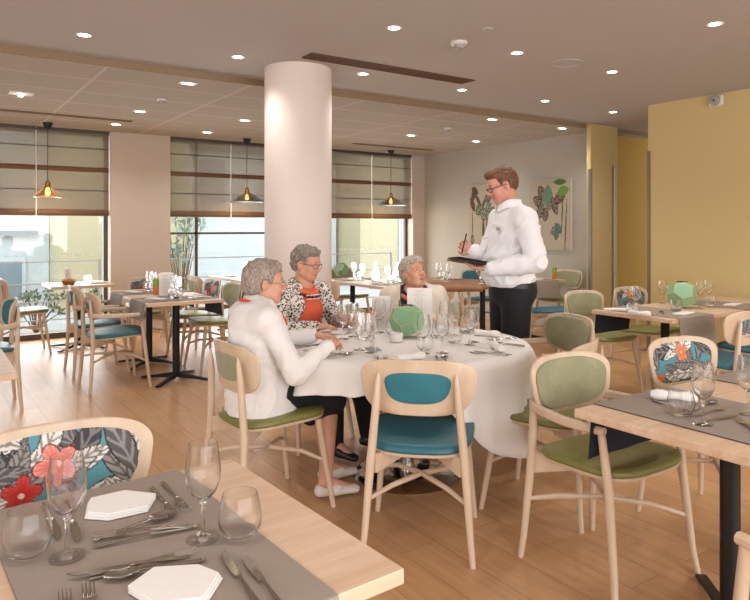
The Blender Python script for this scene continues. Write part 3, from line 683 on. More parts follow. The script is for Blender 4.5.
# ================================================================== FURNITURE LAYOUT
# foreground left table
table('light oak table in the left foreground with a taupe runner', -.78, .745, .978, 1.74, [(-.05, 1.37)], math.radians(3))
runner('taupe runner laid across the left foreground table', .135, .59, .981, 1.737, (.17, .17), pivot=(-.0325, 1.3675, math.radians(3)))
chair('teal', 'floral', False, .32, 1.83, -90, 'chair with red-flowered leafy back behind the left foreground table')
# foreground right table
table('light oak table in the right foreground with black pedestal', 1.94, 3.45, .86, 1.575, [(2.33, 1.22), (3.1, 1.22)], 0)
runner('taupe runner nearest the left end of the right foreground table', 2.05, 2.51, .863, 1.572, (.17, .21))
runner('taupe runner on the right foreground table, at the right edge of the picture', 2.80, 3.26, .863, 1.572, (.17, .2))
chair('green', 'green', True, 2.34, 1.73, -91, 'olive green armchair at the right foreground table, nearest the camera')
chair('green', 'floralb', False, 3.13, 1.70, -97, 'chair with orange-flowered leafy back at the right foreground table')
chair('green', 'green', True, 1.89, .66, 89, 'ash wood armchair mostly cut off by the bottom right corner')
# round table
RT = (2.285, 3.03)
chair('teal', 'teal', False, 1.885, 2.385, 47, 'teal chair seen from behind at the round white table')
chair('green', 'green', False, 1.47, 3.11, 2, 'olive chair under the woman in the white cardigan')
chair('green', 'green', False, 2.62, 2.32, 112, 'olive side chair tucked to the round table behind the foreground armchair')
chair('green', 'green', True, 3.23, 2.86, 166, 'sage green armchair right of the round table, beside the waiter')
chair('green', 'green', False, 2.10, 3.93, -77, 'chair of the woman in the leopard print cardigan')
chair('green', 'green', False, 2.93, 3.80, -129, 'chair of the woman in the cream cardigan, before the waiter')
t = thing('round_table', 'round dining table under the long white cloth', 'table', (RT[0], RT[1], 0))
f = MB(); f.lathe([(.001, .72), (.675, .72), (.685, .725), (.685, .742), (.675, .746), (.001, .746)], 64); f.build('table_top', M['top'], t)
f = MB(); f.lathe([(.04, .02), (.04, .72)], 20); f.build('pedestal', M['chrome'], t)
f = MB(); f.lathe([(.001, 0), (.30, 0), (.305, .006), (.29, .016), (.05, .03), (.001, .03)], 48); f.build('base_disc', M['chrome'], t)
f = MB(); nA = 240; R = []
for k in range(10): r = .685*k/9 if k else .002; R.append([(r*math.cos(2*PI*q/nA), r*math.sin(2*PI*q/nA), .7495) for q in range(nA)])
def hem(th):  # local angle -> drop; shorter over the sitting woman's knees and the tucked seats
    d = .37+.09*math.cos(4*(th-math.radians(-80)))
    for a0, w, cut in ((194, 36, .30), (-120, 17, .13), (103, 25, .1), (52, 25, .05)):
        x = abs((math.degrees(th)-a0+180) % 360-180); d -= cut*math.exp(-(x/w)**2)
    return d
for k in range(1, 15):
    s = k/14; ring = []
    for q in range(nA):
        th = 2*PI*q/nA; d = hem(th)*s
        fold = 1.5*(.020*math.sin(th*14+.6+math.sin(th*3))+.013*math.sin(th*9+2)+.008*math.sin(th*27+1))*s**.7
        r = .690+.010*(1-math.exp(-s*8))+.035*s+fold
        ring.append((r*math.cos(th), r*math.sin(th), .7495-.008*(1 if k > 0 else 0)*min(1, s*6)-d))
    R.append(ring)
f.rings(R, True, False); o = f.build('tablecloth', M['cloth'], loc=(RT[0], RT[1], 0), angle=180)
sm = o.modifiers.new('thickness', 'SOLIDIFY'); sm.thickness = .0015; sm.offset = 1; tag(o, 'long white tablecloth draped over the round table', 'tablecloth')
# right middle table by the yellow wall
table('oak table with green vase beside the yellow wall', 4.40, 6.30, 2.71, 3.40, [(4.85, 3.05), (5.9, 3.05)])
runner('taupe runner hanging off the left end of the vase table by the yellow wall', 4.47, 4.93, 2.712, 3.398, (.19, .2))
runner('taupe runner further right on the vase table by the yellow wall', 5.4, 5.85, 2.712, 3.398, (.15, .2))
chair('green', 'green', False, 4.82, 3.62, -92, 'sage green chair on the far side of the vase table, left one')
chair('green', 'floralb', False, 5.50, 3.62, -90, 'floral-backed green chair on the far side of the vase table')
chair('teal', 'floralb', False, 4.66, 2.52, 88, 'teal seated chair with small floral rear inset, near side of vase table')
chair('teal', 'floralb', False, 5.36, 2.60, 90, 'teal seated chair at the right picture edge, near side of vase table')
# left middle tables
table('oak table with black pedestals left of the seated women', 1.60, 2.28, 5.80, 7.25, [(1.95, 6.12), (1.95, 7.0)])
runner('taupe runner across the near half of the table left of the women', 1.603, 2.277, 5.88, 6.33, (.16, .16), 'X')
runner('taupe runner across the far half of the table left of the women', 1.603, 2.277, 6.65, 7.1, (.16, .16), 'X')
chair('teal', 'floralb', True, 1.44, 6.22, 0, 'teal armchair left of the paired table, nearest the camera')
chair('teal', 'teal', True, 1.44, 6.95, 0, 'teal armchair left of the paired table, behind another armchair')
chair('green', 'green', False, 2.44, 6.42, 180, 'olive chair right of the paired table, just behind the white cardigan')
chair('green', 'floral', False, 2.44, 7.02, 180, 'floral-backed olive chair right of the paired table')
chair('green', 'floral', False, 1.97, 7.55, -140, 'floral-backed chair at the far head of the paired table')
chair('green', 'green', True, 2.30, 8.30, 180, 'olive armchair before the beige pier between the windows')
# window tables
table('small oak table with bread basket before the leftmost window', 1.18, 1.86, 8.05, 8.72, [(1.52, 8.4)])
chair('green', 'floral', False, .96, 8.38, 0, 'olive chair with floral inset before the leftmost window')
table('oak table before the middle window', 3.25, 3.93, 7.5, 8.8, [(3.6, 7.8), (3.6, 8.5)])
chair('green', 'green', False, 2.86, 7.68, 0, 'olive chair with wooden back seen from behind, before the middle window')
chair('green', 'green', False, 2.80, 8.35, 0, 'wooden-backed chair by the beige pier, behind the menu stand')
chair('teal', 'teal', True, .38, 5.98, 180, 'teal armchair at the left picture edge facing left')
table('oak table corner at the left picture edge', -.55, .36, 3.38, 4.1, [(-.1, 3.75)])
# tables behind the women
table('oak table with green vase behind the leopard print cardigan, right of the column', 4.20, 4.90, 6.0, 7.4, [(4.5, 6.4), (4.5, 7.1)])
chair('green', 'green', False, 3.84, 6.28, 0, 'wooden chair with olive rear inset just right of the column')
chair('green', 'green', False, 3.84, 7.02, 0, 'olive chair left of the back table, behind the column')
chair('green', 'green', False, 4.88, 7.80, -95, 'olive-backed chair at the far end of the back table')
chair('green', 'floral', False, 4.32, 7.80, -90, 'floral-backed chair at far end of the back table, beside its vase')
table('oak table, shade put into its darker colour, behind the woman in the cream cardigan', 5.10, 5.80, 5.4, 6.8, [(5.45, 5.75), (5.45, 6.5)], dark=True)
chair('green', 'green', False, 4.86, 5.62, 0, 'olive chair left of the darker table, near the tray stand')
table('oak table with taupe runner in front of the botanical prints', 5.85, 6.72, 5.58, 6.18, [(6.28, 5.88)])
runner('taupe runner on the table under the botanical prints', 6.12, 6.58, 5.582, 6.178, (.2, .15))
chair('teal', 'teal', False, 5.90, 5.10, -50, 'teal chair between waiter and yellow pillar')
chair('green', 'green', False, 6.90, 5.86, 180, 'olive-backed chair at the right end of the table under the prints')
chair('teal', 'teal', False, 6.15, 6.45, -90, 'teal-backed chair on the far side of the table under the prints')
# tray stand left of the waiter
t = thing('tray_stand', 'wooden folding stand with brown top left of the waiter', 'stand', (3.93, 4.52, 0), math.radians(-34))
f = MB(); f.rbox(-.24, .24, -.16, .16, .845, .905, .01); f.build('tray', M['shaded_brown'], t)
for s in (-1, 1):
    f = MB(); f.sweep([(s*.22, s*.18, 0), (s*.13, s*.02, .45), (s*.02+.02, -s*.14, .845)], .03, .045, (0, 1, 0)); f.build('leg', M['ash'], t)
    f = MB(); f.sweep([(-s*.22, s*.18, 0), (-s*.13, s*.02, .45), (-s*.02+.16*(s < 0)-.02, -s*.14, .845)], .03, .045, (0, 1, 0)); f.build('leg', M['ash'], t)
# ------------------------------------------------------------------ left foreground table ware
A_ = 'on the left foreground table'
item('wine', at(67, 557, TB), 'large wine glass before the red flowers, left foreground table')
item('wine', at(203, 539, TB), 'large wine glass beside the two forks, left foreground table')
item('tumbler', at(28, 555, TB), 'stemless tumbler at the left edge of the left foreground table')
item('tumbler', at(240, 536, TB), 'stemless tumbler on the bare oak edge of the left foreground table')
x, y = at(118, 507, TB); item('pent', (x, y), 'white pentagon napkin nearest the floral chair back', ang=-5)
x, y = at(177, 592, TB); item('pent', (x, y), 'white napkin at the bottom edge of the left foreground table', ang=150)
cutl('knife', (44, 505), (60, 541), 'knife behind the left wine glass, left foreground table')
cutl('knife', (66, 508), (79, 542), 'second knife behind the left wine glass, beside the pentagon napkin')
cutl('fork', (150, 487), (180, 524), 'fork left of the pair behind the right wine glass')
cutl('fork', (162, 483), (190, 516), 'fork right of the pair behind the right wine glass')
cutl('spoon', (98, 541), (186, 511), 'spoon with its bowl by the two forks, left foreground table')
cutl('knife', (97, 548), (200, 527), 'knife along the near side of the far cutlery bundle, left foreground table')
cutl('fork', (182, 528), (95, 538), 'fork in the far cutlery bundle, left foreground table', z=TB+.004)
cutl('spoon', (196, 563), (93, 583), 'spoon with its bowl left, beside the bottom napkin')
cutl('fork', (100, 578), (197, 552), 'fork pointing right in the near cutlery bundle')
cutl('knife', (180, 560), (77, 577), 'knife pointing left in the near cutlery bundle', z=TB+.004)
cutl('knife', (262, 612), (219, 551), 'knife pointing away, left of the pair at the bottom of the table')
cutl('knife', (288, 616), (241, 556), 'knife pointing away, right of the pair at the bottom of the table')
cutl('fork', (70, 660), (64, 588), 'fork standing out of the bottom edge, left one')
cutl('fork', (100, 655), (86, 578), 'fork standing out of the bottom edge, right one')
# ------------------------------------------------------------------ right foreground table ware
item('wine', at(703, 424, TB), 'wine glass on the right foreground table, before the floral chair back')
item('wine', at(748, 414, TB), 'wine glass at the right picture edge on the right foreground table')
item('tumbler', at(681, 415, TB), 'stemless tumbler on the right foreground table')
x, y = at(674, 401, TB); item('roll', (x, y), 'white rolled napkin on the right foreground table', ang=-60)
cutl('knife', (645, 398), (706, 421), 'knife along the near edge of the runner, right foreground table')
cutl('spoon', (690, 413), (722, 399), 'spoon with raised bowl beside the wine glass, right foreground table')
cutl('fork', (692, 418), (735, 406), 'fork behind the wine glass, right foreground table')
cutl('knife', (700, 424), (733, 417), 'knife right of the wine glass foot, right foreground table')
cutl('fork', (765, 440), (732, 416), 'fork at the right picture edge, right foreground table')
cutl('knife', (775, 445), (738, 420), 'knife at the right picture edge, right foreground table')
# ------------------------------------------------------------------ round table ware
C0 = .7525
def ring(a, r): a = math.radians(a); return (RT[0]+r*math.cos(a), RT[1]+r*math.sin(a))
vase(*at(407, 336, TB), 'green faceted vase in the middle of the round white table', 1.0)
G = 'round white table'
seats = ((-125, 'before the teal chair'), (177, 'before the woman in the white cardigan'), (103, 'before the woman in the leopard cardigan'), (52, 'before the woman in the cream cardigan'), (-62, 'before the olive side chair'), (-12, 'before the sage armchair'))
for a, who in seats:
    for kind, da, r, rot, w in (('fold' if a in (177, 103, 52) else 'roll', 0, .53, 10, 'white napkin'), ('fork', -13, .55, 0, 'fork'), ('fork', -17, .55, 4, 'outer fork'), ('knife', 14, .55, 0, 'knife'), ('spoon', 18, .55, 0, 'spoon'), ('wine', 12, .36, 0, 'wine glass'), ('wine', 27, .38, 0, 'second wine glass'), ('tumbler', 19, .27, 0, 'tumbler')):
        if a == 177 and kind in ('tumbler',): continue
        item(kind, ring(a+da, r), '%s on the round table %s' % (w, who), None, a+90+rot+(0 if kind not in ('fold', 'roll') else 25), C0)
x, y = at(373, 349, TB); menu(x, y, -35-75, .09, .2, 'clear narrow menu stand seen edge-on on the round table', C0, seed=5)
x, y = at(381, 330, TB); menu(x, y, -34, .115, .215, 'white menu card left of the vase on the round table', C0, tilt=5, seed=6, holder=False)
x, y = at(420, 330, TB); menu(x, y, -34, .16, .265, 'white menu card held upright before the woman in the cream cardigan', C0, tilt=8, seed=7, holder=False)
x, y = at(396, 341, TB); b = MB(); b.lathe([(.001, 0), (.034, 0), (.038, .005), (.038, .05), (.035, .05), (.034, .012), (.001, .012)], 28); tag(b.build('candle_holder', M['napkin'], loc=(x, y, C0)), 'small white candle holder left of the vase on the round table', 'candle holder')
# ------------------------------------------------------------------ vase table by the yellow wall
vase(*at(682, 307, TB), 'green faceted vase on the table by the yellow wall', 1.12)
V_ = 'on the vase table by the yellow wall'
for px, py, w in ((636, 312, 'leftmost'), (663, 303, 'just left of the vase'), (700, 304, 'just right of the vase'), (709, 303, 'furthest right of the vase')): item('wine', at(px, py, TB), 'wine glass, %s, %s' % (w, V_))
for px, py, w in ((633, 315, 'near its left end'), (676, 311, 'before the vase'), (711, 307, 'at its right')): item('tumbler', at(px, py, TB), 'tumbler %s %s' % (w, V_))
for px, py, k, w, an in ((617, 310, 'fold', 'flat white napkin at the left end', -40), (639, 315.5, 'roll', 'rolled white napkin at the near left edge', -70), (684, 314, 'fold', 'flat white napkin before the vase', 10), (733, 305, 'fold', 'flat white napkin at the right', 10)): item(k, at(px, py, TB), w+' '+V_, None, an)
for px, py, k, w in ((662, 313, 'spoon', 'left'), (714, 305, 'spoon', 'right'), (700, 308, 'knife', 'middle')): item(k, at(px, py, TB), '%s %s %s' % (k, {'left': 'left of the vase', 'right': 'right of the glasses', 'middle': 'right of the vase'}[w], V_), None, -50)
# ------------------------------------------------------------------ far tables
def setting(x, y, a, place, group):
    c, s = math.cos(math.radians(a)), math.sin(math.radians(a))
    def q(dx, dy): return (x+dx*c-dy*s, y+dx*s+dy*c)   # sitter looks along local +y
    item('fold', q(0, 0), 'white napkin '+place, group+', napkins', a+20)
    item('fork', q(-.11, 0), 'fork '+place, group+', forks', a); item('knife', q(.12, 0), 'knife '+place, group+', knives', a)
    item('wine', q(.1, .17), 'wine glass '+place, group+', wine glasses', a); item('tumbler', q(.0, .2), 'tumbler '+place, group+', tumblers', a)
for y in (6.1, 6.88):
    setting(1.76, y, -90, 'on the left side of the paired table, '+('nearer' if y < 6.5 else 'further')+' runner', 'paired table '+str(int(y*10)))
    setting(2.12, y, 90, 'on the right side of the paired table, '+('nearer' if y < 6.5 else 'further')+' runner', 'paired table right '+str(int(y*10)))
x, y = at(166, 296, TB); menu(x, y, -33, .13, .215, 'framed white menu card on the paired table left of the women', seed=9)
x, y = at(156, 294, TB); put('candle', mk_candle, 'lime and orange candle glass beside the menu on the paired table', 'candle', (x, y, TB)).scale = (.8, .8, 1.5)
t = thing('bread_basket', 'small wicker bread basket on the table before the leftmost window', 'basket', (1.40, 8.28, .751)); t.scale = (.8, .8, .8)
f = MB(); f.lathe([(.001, .002), (.07, .002), (.10, .05), (.093, .05), (.065, .01), (.001, .01)], 24)
for k in range(5): f.lathe([(.072+.0065*k, .006+.01*k), (.079+.0065*k, .011+.01*k), (.074+.0065*k, .014+.01*k)], 24)
M['wicker'] = mat('wicker', '9A6A3A', .7, bump=.6, bscale=120); f.build('wicker_bowl', M['wicker'], t)
M['bread'] = mat('bread_crust', 'C08A4A', .8, var=.2)
for k in range(5):
    a = k*1.3; f = MB(); cx, cy = .045*math.cos(a), .045*math.sin(a)
    f.lathe([(.001, -.02), (.024, -.012), (.032, .004), (.022, .02), (.001, .026)], 14); o = f.build('bread_roll', M['bread'], loc=(1.40+cx, 8.28+cy, .79+.008*(k % 2)))
    tag(o, 'brown bread roll heaped in the wicker basket', 'bread roll', 'bread rolls in the basket')
menu(1.42, 8.45, -10, .06, .17, 'small pink-white card standing behind the bread basket', seed=3)
item('tumbler', (1.62, 8.35), 'tumbler right of the bread basket on the window table'); item('fold', (1.74, 8.3), 'dark-shadowed folded napkin at the right of the window table', None, 10); item('knife', (1.28, 8.2), 'knife left of the bread basket on the window table', None, 60)
for y in (7.85, 8.45): setting(3.42, y, -90, 'on the left side of the middle-window table, '+('near' if y < 8 else 'far')+' end', 'middle window table %d' % (y*10))
vase(*at(341, 276, TB), 'green faceted vase on the back table, just right of the column', .95)
for y in (6.3, 7.05):
    setting(4.38, y, -90, 'on the back table right of the column, left side, '+('near' if y < 6.6 else 'far')+' end', 'back table left %d' % (y*10))
    setting(4.72, y, 90, 'on the back table right of the column, right side, '+('near' if y < 6.6 else 'far')+' end', 'back table right %d' % (y*10))
for y in (5.7, 6.45):
    setting(5.28, y, -90, 'on the darker table behind the cream cardigan, left side, '+('near' if y < 6 else 'far')+' end', 'darker table left %d' % (y*10))
    setting(5.62, y, 90, 'on the darker table behind the cream cardigan, right side, '+('near' if y < 6 else 'far')+' end', 'darker table right %d' % (y*10))
for x in (6.02, 6.35): setting(x, 5.72, 0, 'on the table under the prints, '+('left' if x < 6.2 else 'right')+' end', 'print table %d' % (x*10))
put('candle', mk_candle, 'lime and orange candle glass on the table under the prints', 'candle', (6.62, 5.68, TB))
# water carafe group on the back table
M['water'] = M['glass']
def carafe(x, y, label):
    t = thing('carafe', label, 'carafe', (x, y, TB))
    f = MB(); f.lathe([(.001, .0), (.05, .0), (.055, .01), (.055, .10), (.03, .15), (.022, .2), (.03, .225), (.027, .225), (.019, .2), (.027, .15), (.052, .10), (.052, .012), (.001, .01)], 28); f.build('glass_body', M['glass'], t)
carafe(4.80, 6.55, 'clear water carafe on the back table, behind the menu card')
carafe(4.62, 6.75, 'clear water carafe on the back table nearer the column')
# ------------------------------------------------------------------ people: smooth implicit bodies turned into meshes
class Sdf:
    def __init__(s, lo, hi, h):
        s.h = h; s.lo = np.array(lo, 'f'); n = np.ceil((np.array(hi)-lo)/h).astype(int)+1; s.n = n
        s.f = np.full(n, 1.0, 'f'); s.ax = [s.lo[i]+h*np.arange(n[i]) for i in range(3)]
    def block(s, lo, hi, pad):
        i0 = np.clip(((np.array(lo)-pad-s.lo)/s.h).astype(int), 0, s.n-1); i1 = np.clip(((np.array(hi)+pad-s.lo)/s.h).astype(int)+2, 1, s.n)
        sl = tuple(slice(a, b) for a, b in zip(i0, i1)); X = np.meshgrid(*[s.ax[k][sl[k]] for k in range(3)], indexing='ij'); return sl, np.stack(X, -1)
    def comb(s, sl, d, k, mode):
        a = s.f[sl]
        if a.size == 0: return
        if mode == 'sub': d = -d; h = np.clip(.5-.5*(d*-1+a)/max(k, 1e-6)*-1, 0, 1); s.f[sl] = np.maximum(a, d) if k <= 0 else -(np.minimum(-a, -d)-np.maximum(k-np.abs(-a+d), 0)**2/(4*k))
        else: s.f[sl] = np.minimum(a, d) if k <= 0 else np.minimum(a, d)-np.maximum(k-np.abs(a-d), 0)**2/(4*k)
    def cone(s, a, b, r1, r2, k=.02, mode='add', sq=None):
        """tapered limb; sq=(axis, factor) flattens it along a direction"""
        a = np.array(a, 'f'); b = np.array(b, 'f'); R = max(r1, r2)*(1.6 if sq else 1)
        sl, P = s.block(np.minimum(a, b)-R, np.maximum(a, b)+R, k+2*s.h); ba = b-a; pa = P-a
        t = np.clip((pa@ba)/max(1e-9, ba@ba), 0, 1); q = pa-t[..., None]*ba
        if sq is not None:
            ax = np.array(sq[0], 'f'); ax /= np.linalg.norm(ax); c = q@ax; q = q+(c*(1/sq[1]-1))[..., None]*ax
        s.comb(sl, np.linalg.norm(q, axis=-1)-(r1+(r2-r1)*t), k, mode)
    def ell(s, c, r, rot=None, k=.02, mode='add'):
        c = np.array(c, 'f'); r = np.array(r, 'f'); R = r.max()
        sl, P = s.block(c-R, c+R, k+2*s.h); q = P-c
        if rot is not None: q = q@np.array(rot, 'f')
        k0 = np.linalg.norm(q/r, axis=-1); k1 = np.linalg.norm(q/(r*r), axis=-1)
        s.comb(sl, np.where(k1 > 1e-6, k0*(k0-1)/np.maximum(k1, 1e-6), -r.min()), k, mode)
    def cut(s, fn):
        X = np.stack(np.meshgrid(*s.ax, indexing='ij'), -1); s.f = np.maximum(s.f, fn(X).astype('f'))
    def wrinkle(s, amp, fn):
        X = np.stack(np.meshgrid(*s.ax, indexing='ij'), -1); s.f = s.f+amp*fn(X).astype('f')
    def mesh(s, name, mats, parent, matfn=None):
        f = s.f; h = s.h; ins = f < 0
        c = [ins[a:a+f.shape[0]-1 or None, b:b+f.shape[1]-1 or None, d:d+f.shape[2]-1 or None][:f.shape[0]-1, :f.shape[1]-1, :f.shape[2]-1] for a in (0, 1) for b in (0, 1) for d in (0, 1)]
        anyi = np.logical_or.reduce(c); alli = np.logical_and.reduce(c); act = anyi & ~alli
        I = np.argwhere(act); idx = -np.ones(act.shape, 'i'); idx[act] = np.arange(len(I))
        acc = np.zeros((len(I), 3), 'f'); cnt = np.zeros(len(I), 'f')
        cor = [(a, b, d) for a in (0, 1) for b in (0, 1) for d in (0, 1)]
        V = {q: f[I[:, 0]+q[0], I[:, 1]+q[1], I[:, 2]+q[2]] for q in cor}
        for q in cor:
            for ax in range(3):
                if q[ax] == 0:
                    q2 = list(q); q2[ax] = 1; q2 = tuple(q2); a, b = V[q], V[q2]; m = (a < 0) != (b < 0); t = np.where(m, a/np.where(m, a-b, 1), 0)
                    p = np.zeros((len(I), 3), 'f')+np.array(q, 'f'); p[:, ax] += t; acc += p*m[:, None]; cnt += m
        pos = (I+acc/cnt[:, None])*h+s.lo; quads = []
        for ax in range(3):
            a0 = [slice(None)]*3; a1 = [slice(None)]*3; a0[ax] = slice(0, -1); a1[ax] = slice(1, None)
            A = ins[tuple(a0)]; B = ins[tuple(a1)]; u, v = [(1, 2), (2, 0), (0, 1)][ax]
            for flip, m in ((0, A & ~B), (1, ~A & B)):
                E = np.argwhere(m); ok = (E[:, u] > 0) & (E[:, v] > 0) & (E[:, u] < f.shape[u]-1) & (E[:, v] < f.shape[v]-1); E = E[ok]
                def cell(du, dv): e = E.copy(); e[:, u] += du; e[:, v] += dv; return idx[e[:, 0], e[:, 1], e[:, 2]]
                q = np.stack([cell(-1, -1), cell(0, -1), cell(0, 0), cell(-1, 0)], 1)
                quads.append(q if flip == 0 else q[:, ::-1])
        Q = np.concatenate(quads); Q = Q[(Q >= 0).all(1)]
        me = bpy.data.meshes.new(name); me.vertices.add(len(pos)); me.vertices.foreach_set('co', pos.astype('f').ravel())
        me.loops.add(Q.size); me.loops.foreach_set('vertex_index', Q.ravel().astype('i')); me.polygons.add(len(Q)); me.polygons.foreach_set('loop_start', np.arange(0, Q.size, 4, dtype='i'))
        me.polygons.foreach_set('loop_total', np.full(len(Q), 4, 'i')) if False else None
        for m in (mats if isinstance(mats, list) else [mats]): me.materials.append(m)
        me.polygons.foreach_set('use_smooth', np.ones(len(Q), bool))
        if matfn is not None: me.polygons.foreach_set('material_index', matfn(pos[Q].mean(1)).astype('i'))
        me.update(calc_edges=True); me.validate()
        o = bpy.data.objects.new(name, me); COL.objects.link(o); o.parent = parent; return o
def rotm(yaw=0, pitch=0, roll=0):
    """head frame: yaw about up, pitch up (+), roll; columns are the head's x, y, z axes"""
    m = Matrix.Rotation(math.radians(yaw), 3, 'Z') @ Matrix.Rotation(math.radians(pitch), 3, 'X') @ Matrix.Rotation(math.radians(roll), 3, 'Y')
    return np.array(m)
def skin(name, c, c2):
    m = mat(name, c, .5, bump=.12, bscale=160, var=.10, vscale=26); m.node_tree.nodes['Principled BSDF'].inputs['Subsurface Weight'].default_value = .12
    m.node_tree.nodes['Principled BSDF'].inputs['Subsurface Radius'].default_value = (.02, .008, .004); return m
def hair_mat(name, c1, c2):
    m = bpy.data.materials.new(name); m.use_nodes = True; nt = m.node_tree; b = nt.nodes['Principled BSDF']; N = nt.nodes.new; L = nt.links.new
    tc = N('ShaderNodeTexCoord'); mp = N('ShaderNodeMapping'); mp.inputs['Scale'].default_value = (60, 60, 16); n = N('ShaderNodeTexNoise'); n.inputs['Scale'].default_value = 2; n.inputs['Detail'].default_value = 5; n.inputs['Distortion'].default_value = 1.2
    r = N('ShaderNodeValToRGB'); r.color_ramp.elements[0].color = lin(c2); r.color_ramp.elements[0].position = .35; r.color_ramp.elements[1].color = lin(c1); r.color_ramp.elements[1].position = .62
    bp = N('ShaderNodeBump'); bp.inputs['Strength'].default_value = .8; bp.inputs['Distance'].default_value = .006
    L(tc.outputs['Object'], mp.inputs[0]); L(mp.outputs[0], n.inputs['Vector']); L(n.outputs['Fac'], r.inputs[0]); L(r.outputs[0], b.inputs['Base Color']); L(n.outputs['Fac'], bp.inputs['Height']); L(bp.outputs[0], b.inputs['Normal'])
    b.inputs['Roughness'].default_value = .65; return m
M['lips'] = mat('lips', 'B0685E', .45); M['eyewhite'] = mat('eye_white', 'DCD4CC', .25); M['iris'] = mat('iris', '4A4034', .2); M['brow'] = mat('eyebrow', '7A6A5C', .9)
M['frames'] = mat('spectacle_frame', '2A2A30', .3, metal=.3)
def add_head(S, c, R, k, old=True, male=False, smile=False):
    """S: body field; c: head centre; R: frame; k: scale"""
    T = lambda x, y, z: np.array(c)+R@(np.array((x, y, z))*k)
    E = lambda p, r, kk=.015, mode='add', rr=None: S.ell(T(*p), np.array(r)*k, R if rr is None else R@rr, kk, mode)
    C = lambda a, b, r1, r2, kk=.01, mode='add': S.cone(T(*a), T(*b), r1*k, r2*k, kk, mode)
    E((0, -.018, .032), (.074, .094, .083)); E((0, .018, -.02), (.063, .072, .088), .02); E((0, .035, .04), (.058, .052, .05), .02)
    E((0, .056, -.088), (.026, .026, .020), .028); C((-.048, -.0, -.055), (-.02, .052, -.086), .022, .018, .022); C((.048, -.0, -.055), (.02, .052, -.086), .022, .018, .022)
    for s in (-1, 1):
        E((s*.036, .062, -.032), (.024, .022, .024), .02)
        if old: E((s*.038, .046, -.068), (.018, .022, .022), .016)
        E((s*.031, .098, .004), (.019, .017, .013), .010, 'sub')
        E((s*.031, .072, .003), (.016, .0150, .0135), .003)
        C((s*.012, .083, .022), (s*.046, .072, .022), .0075, .006, .012)
        E((s*.077, -.008, -.006), (.009, .019, .031), .006, rr=np.array(Matrix.Rotation(s*.25, 3, 'Z'))); E((s*.083, .0, .002), (.006, .009, .015), .004, 'sub')
        E((s*.012, .092, -.031), (.009, .010, .007), .006)
    C((0, .082, .018), (0, .106, -.022), .0075, .0105, .010); E((0, .104, -.026), (.012, .011, .010), .008)
    C((-.019, .078, -.058), (0, .091, -.055), .004, .0062, .006); C((.019, .078, -.058), (0, .091, -.055), .004, .0062, .006)
    C((-.016, .078, -.066), (.016, .078, -.066), .0055, .0055, .006); E((0, .086, -.066), (.012, .006, .006), .005)
    C((-.02, .088, -.0610), (.02, .088, -.0610), .0018, .0018, .002, 'sub'); E((0, .080, -.078), (.016, .014, .006), .008, 'sub') if False else None
    return T
def lips_fn(c, R, k):
    def fn(P):
        q = (P-np.array(c))@R/k
        return ((np.abs(q[:, 0]) < .021-.2*np.abs(q[:, 2]+.061)) & (q[:, 1] > .070) & (q[:, 2] > -.0705) & (q[:, 2] < -.0530+.0*q[:, 0])).astype(int)
    return fn
def face_bits(root, c, R, k, specs=None, iris='iris', brow='brow', look=(0, 0)):
    def T(x, y, z): return tuple(np.array(c)+R@(np.array((x, y, z))*k))
    for s in (-1, 1):
        f = MB(); ce = np.array((s*.031, .0755, .0035)); r = .0128
        rings = []
        for i in range(9):
            ph = PI*i/8; rings.append([T(ce[0]+r*math.sin(ph)*math.cos(a), ce[1]+r*math.cos(ph), ce[2]+r*.82*math.sin(ph)*math.sin(a)) for a in [2*PI*q/14 for q in range(14)]])
        f.rings(rings, True, True); e = f.build('eye', M['eyewhite'], root)
        f = MB(); rings = []
        for rr, dy in ((.0001, .0138), (.0035, .0134), (.0058, .0122), (.0062, .0112)): rings.append([T(ce[0]+look[0]+rr*math.cos(a), ce[1]+dy, ce[2]+look[1]+rr*.9*math.sin(a)) for a in [2*PI*q/12 for q in range(12)]])
        f.rings(rings); f.build('iris', M[iris], e)
        f = MB(); f.tube([T(s*.014, .0905, .024), T(s*.031, .0865, .0295), T(s*.047, .072, .025)], [.0022*k, .003*k, .0016*k], 6); f.build('eyebrow', M[brow], root)
        f = MB(); f.tube([T(s*.017, .0855, .010), T(s*.031, .0895, .0145), T(s*.046, .079, .008)], [.0012, .0016, .001], 6); f.build('upper_eyelid', M[root['skinmat']], root)
    if specs:
        f = MB()
        for s in (-1, 1):
            w, hh = .024, specs[1]
            P = [T(s*.032+w*math.copysign(abs(math.cos(a))**.7, math.cos(a)), .1-.012*abs(math.cos(a))*(1 if math.cos(a)*s > 0 else .1), -.001+hh*math.copysign(abs(math.sin(a))**.8, math.sin(a))) for a in [2*PI*q/20 for q in range(21)]]
            f.tube(P, specs[0], 5, cap=False); f.tube([T(s*.056, .088, .004), T(s*.076, .045, .006), T(s*.080, -.01, .004), T(s*.079, -.022, -.012)], specs[0], 6)
        f.tube([T(-.009, .1, .002), T(0, .104, .005), T(.009, .1, .002)], specs[0], 6); f.build('spectacles', M[specs[2]], root)
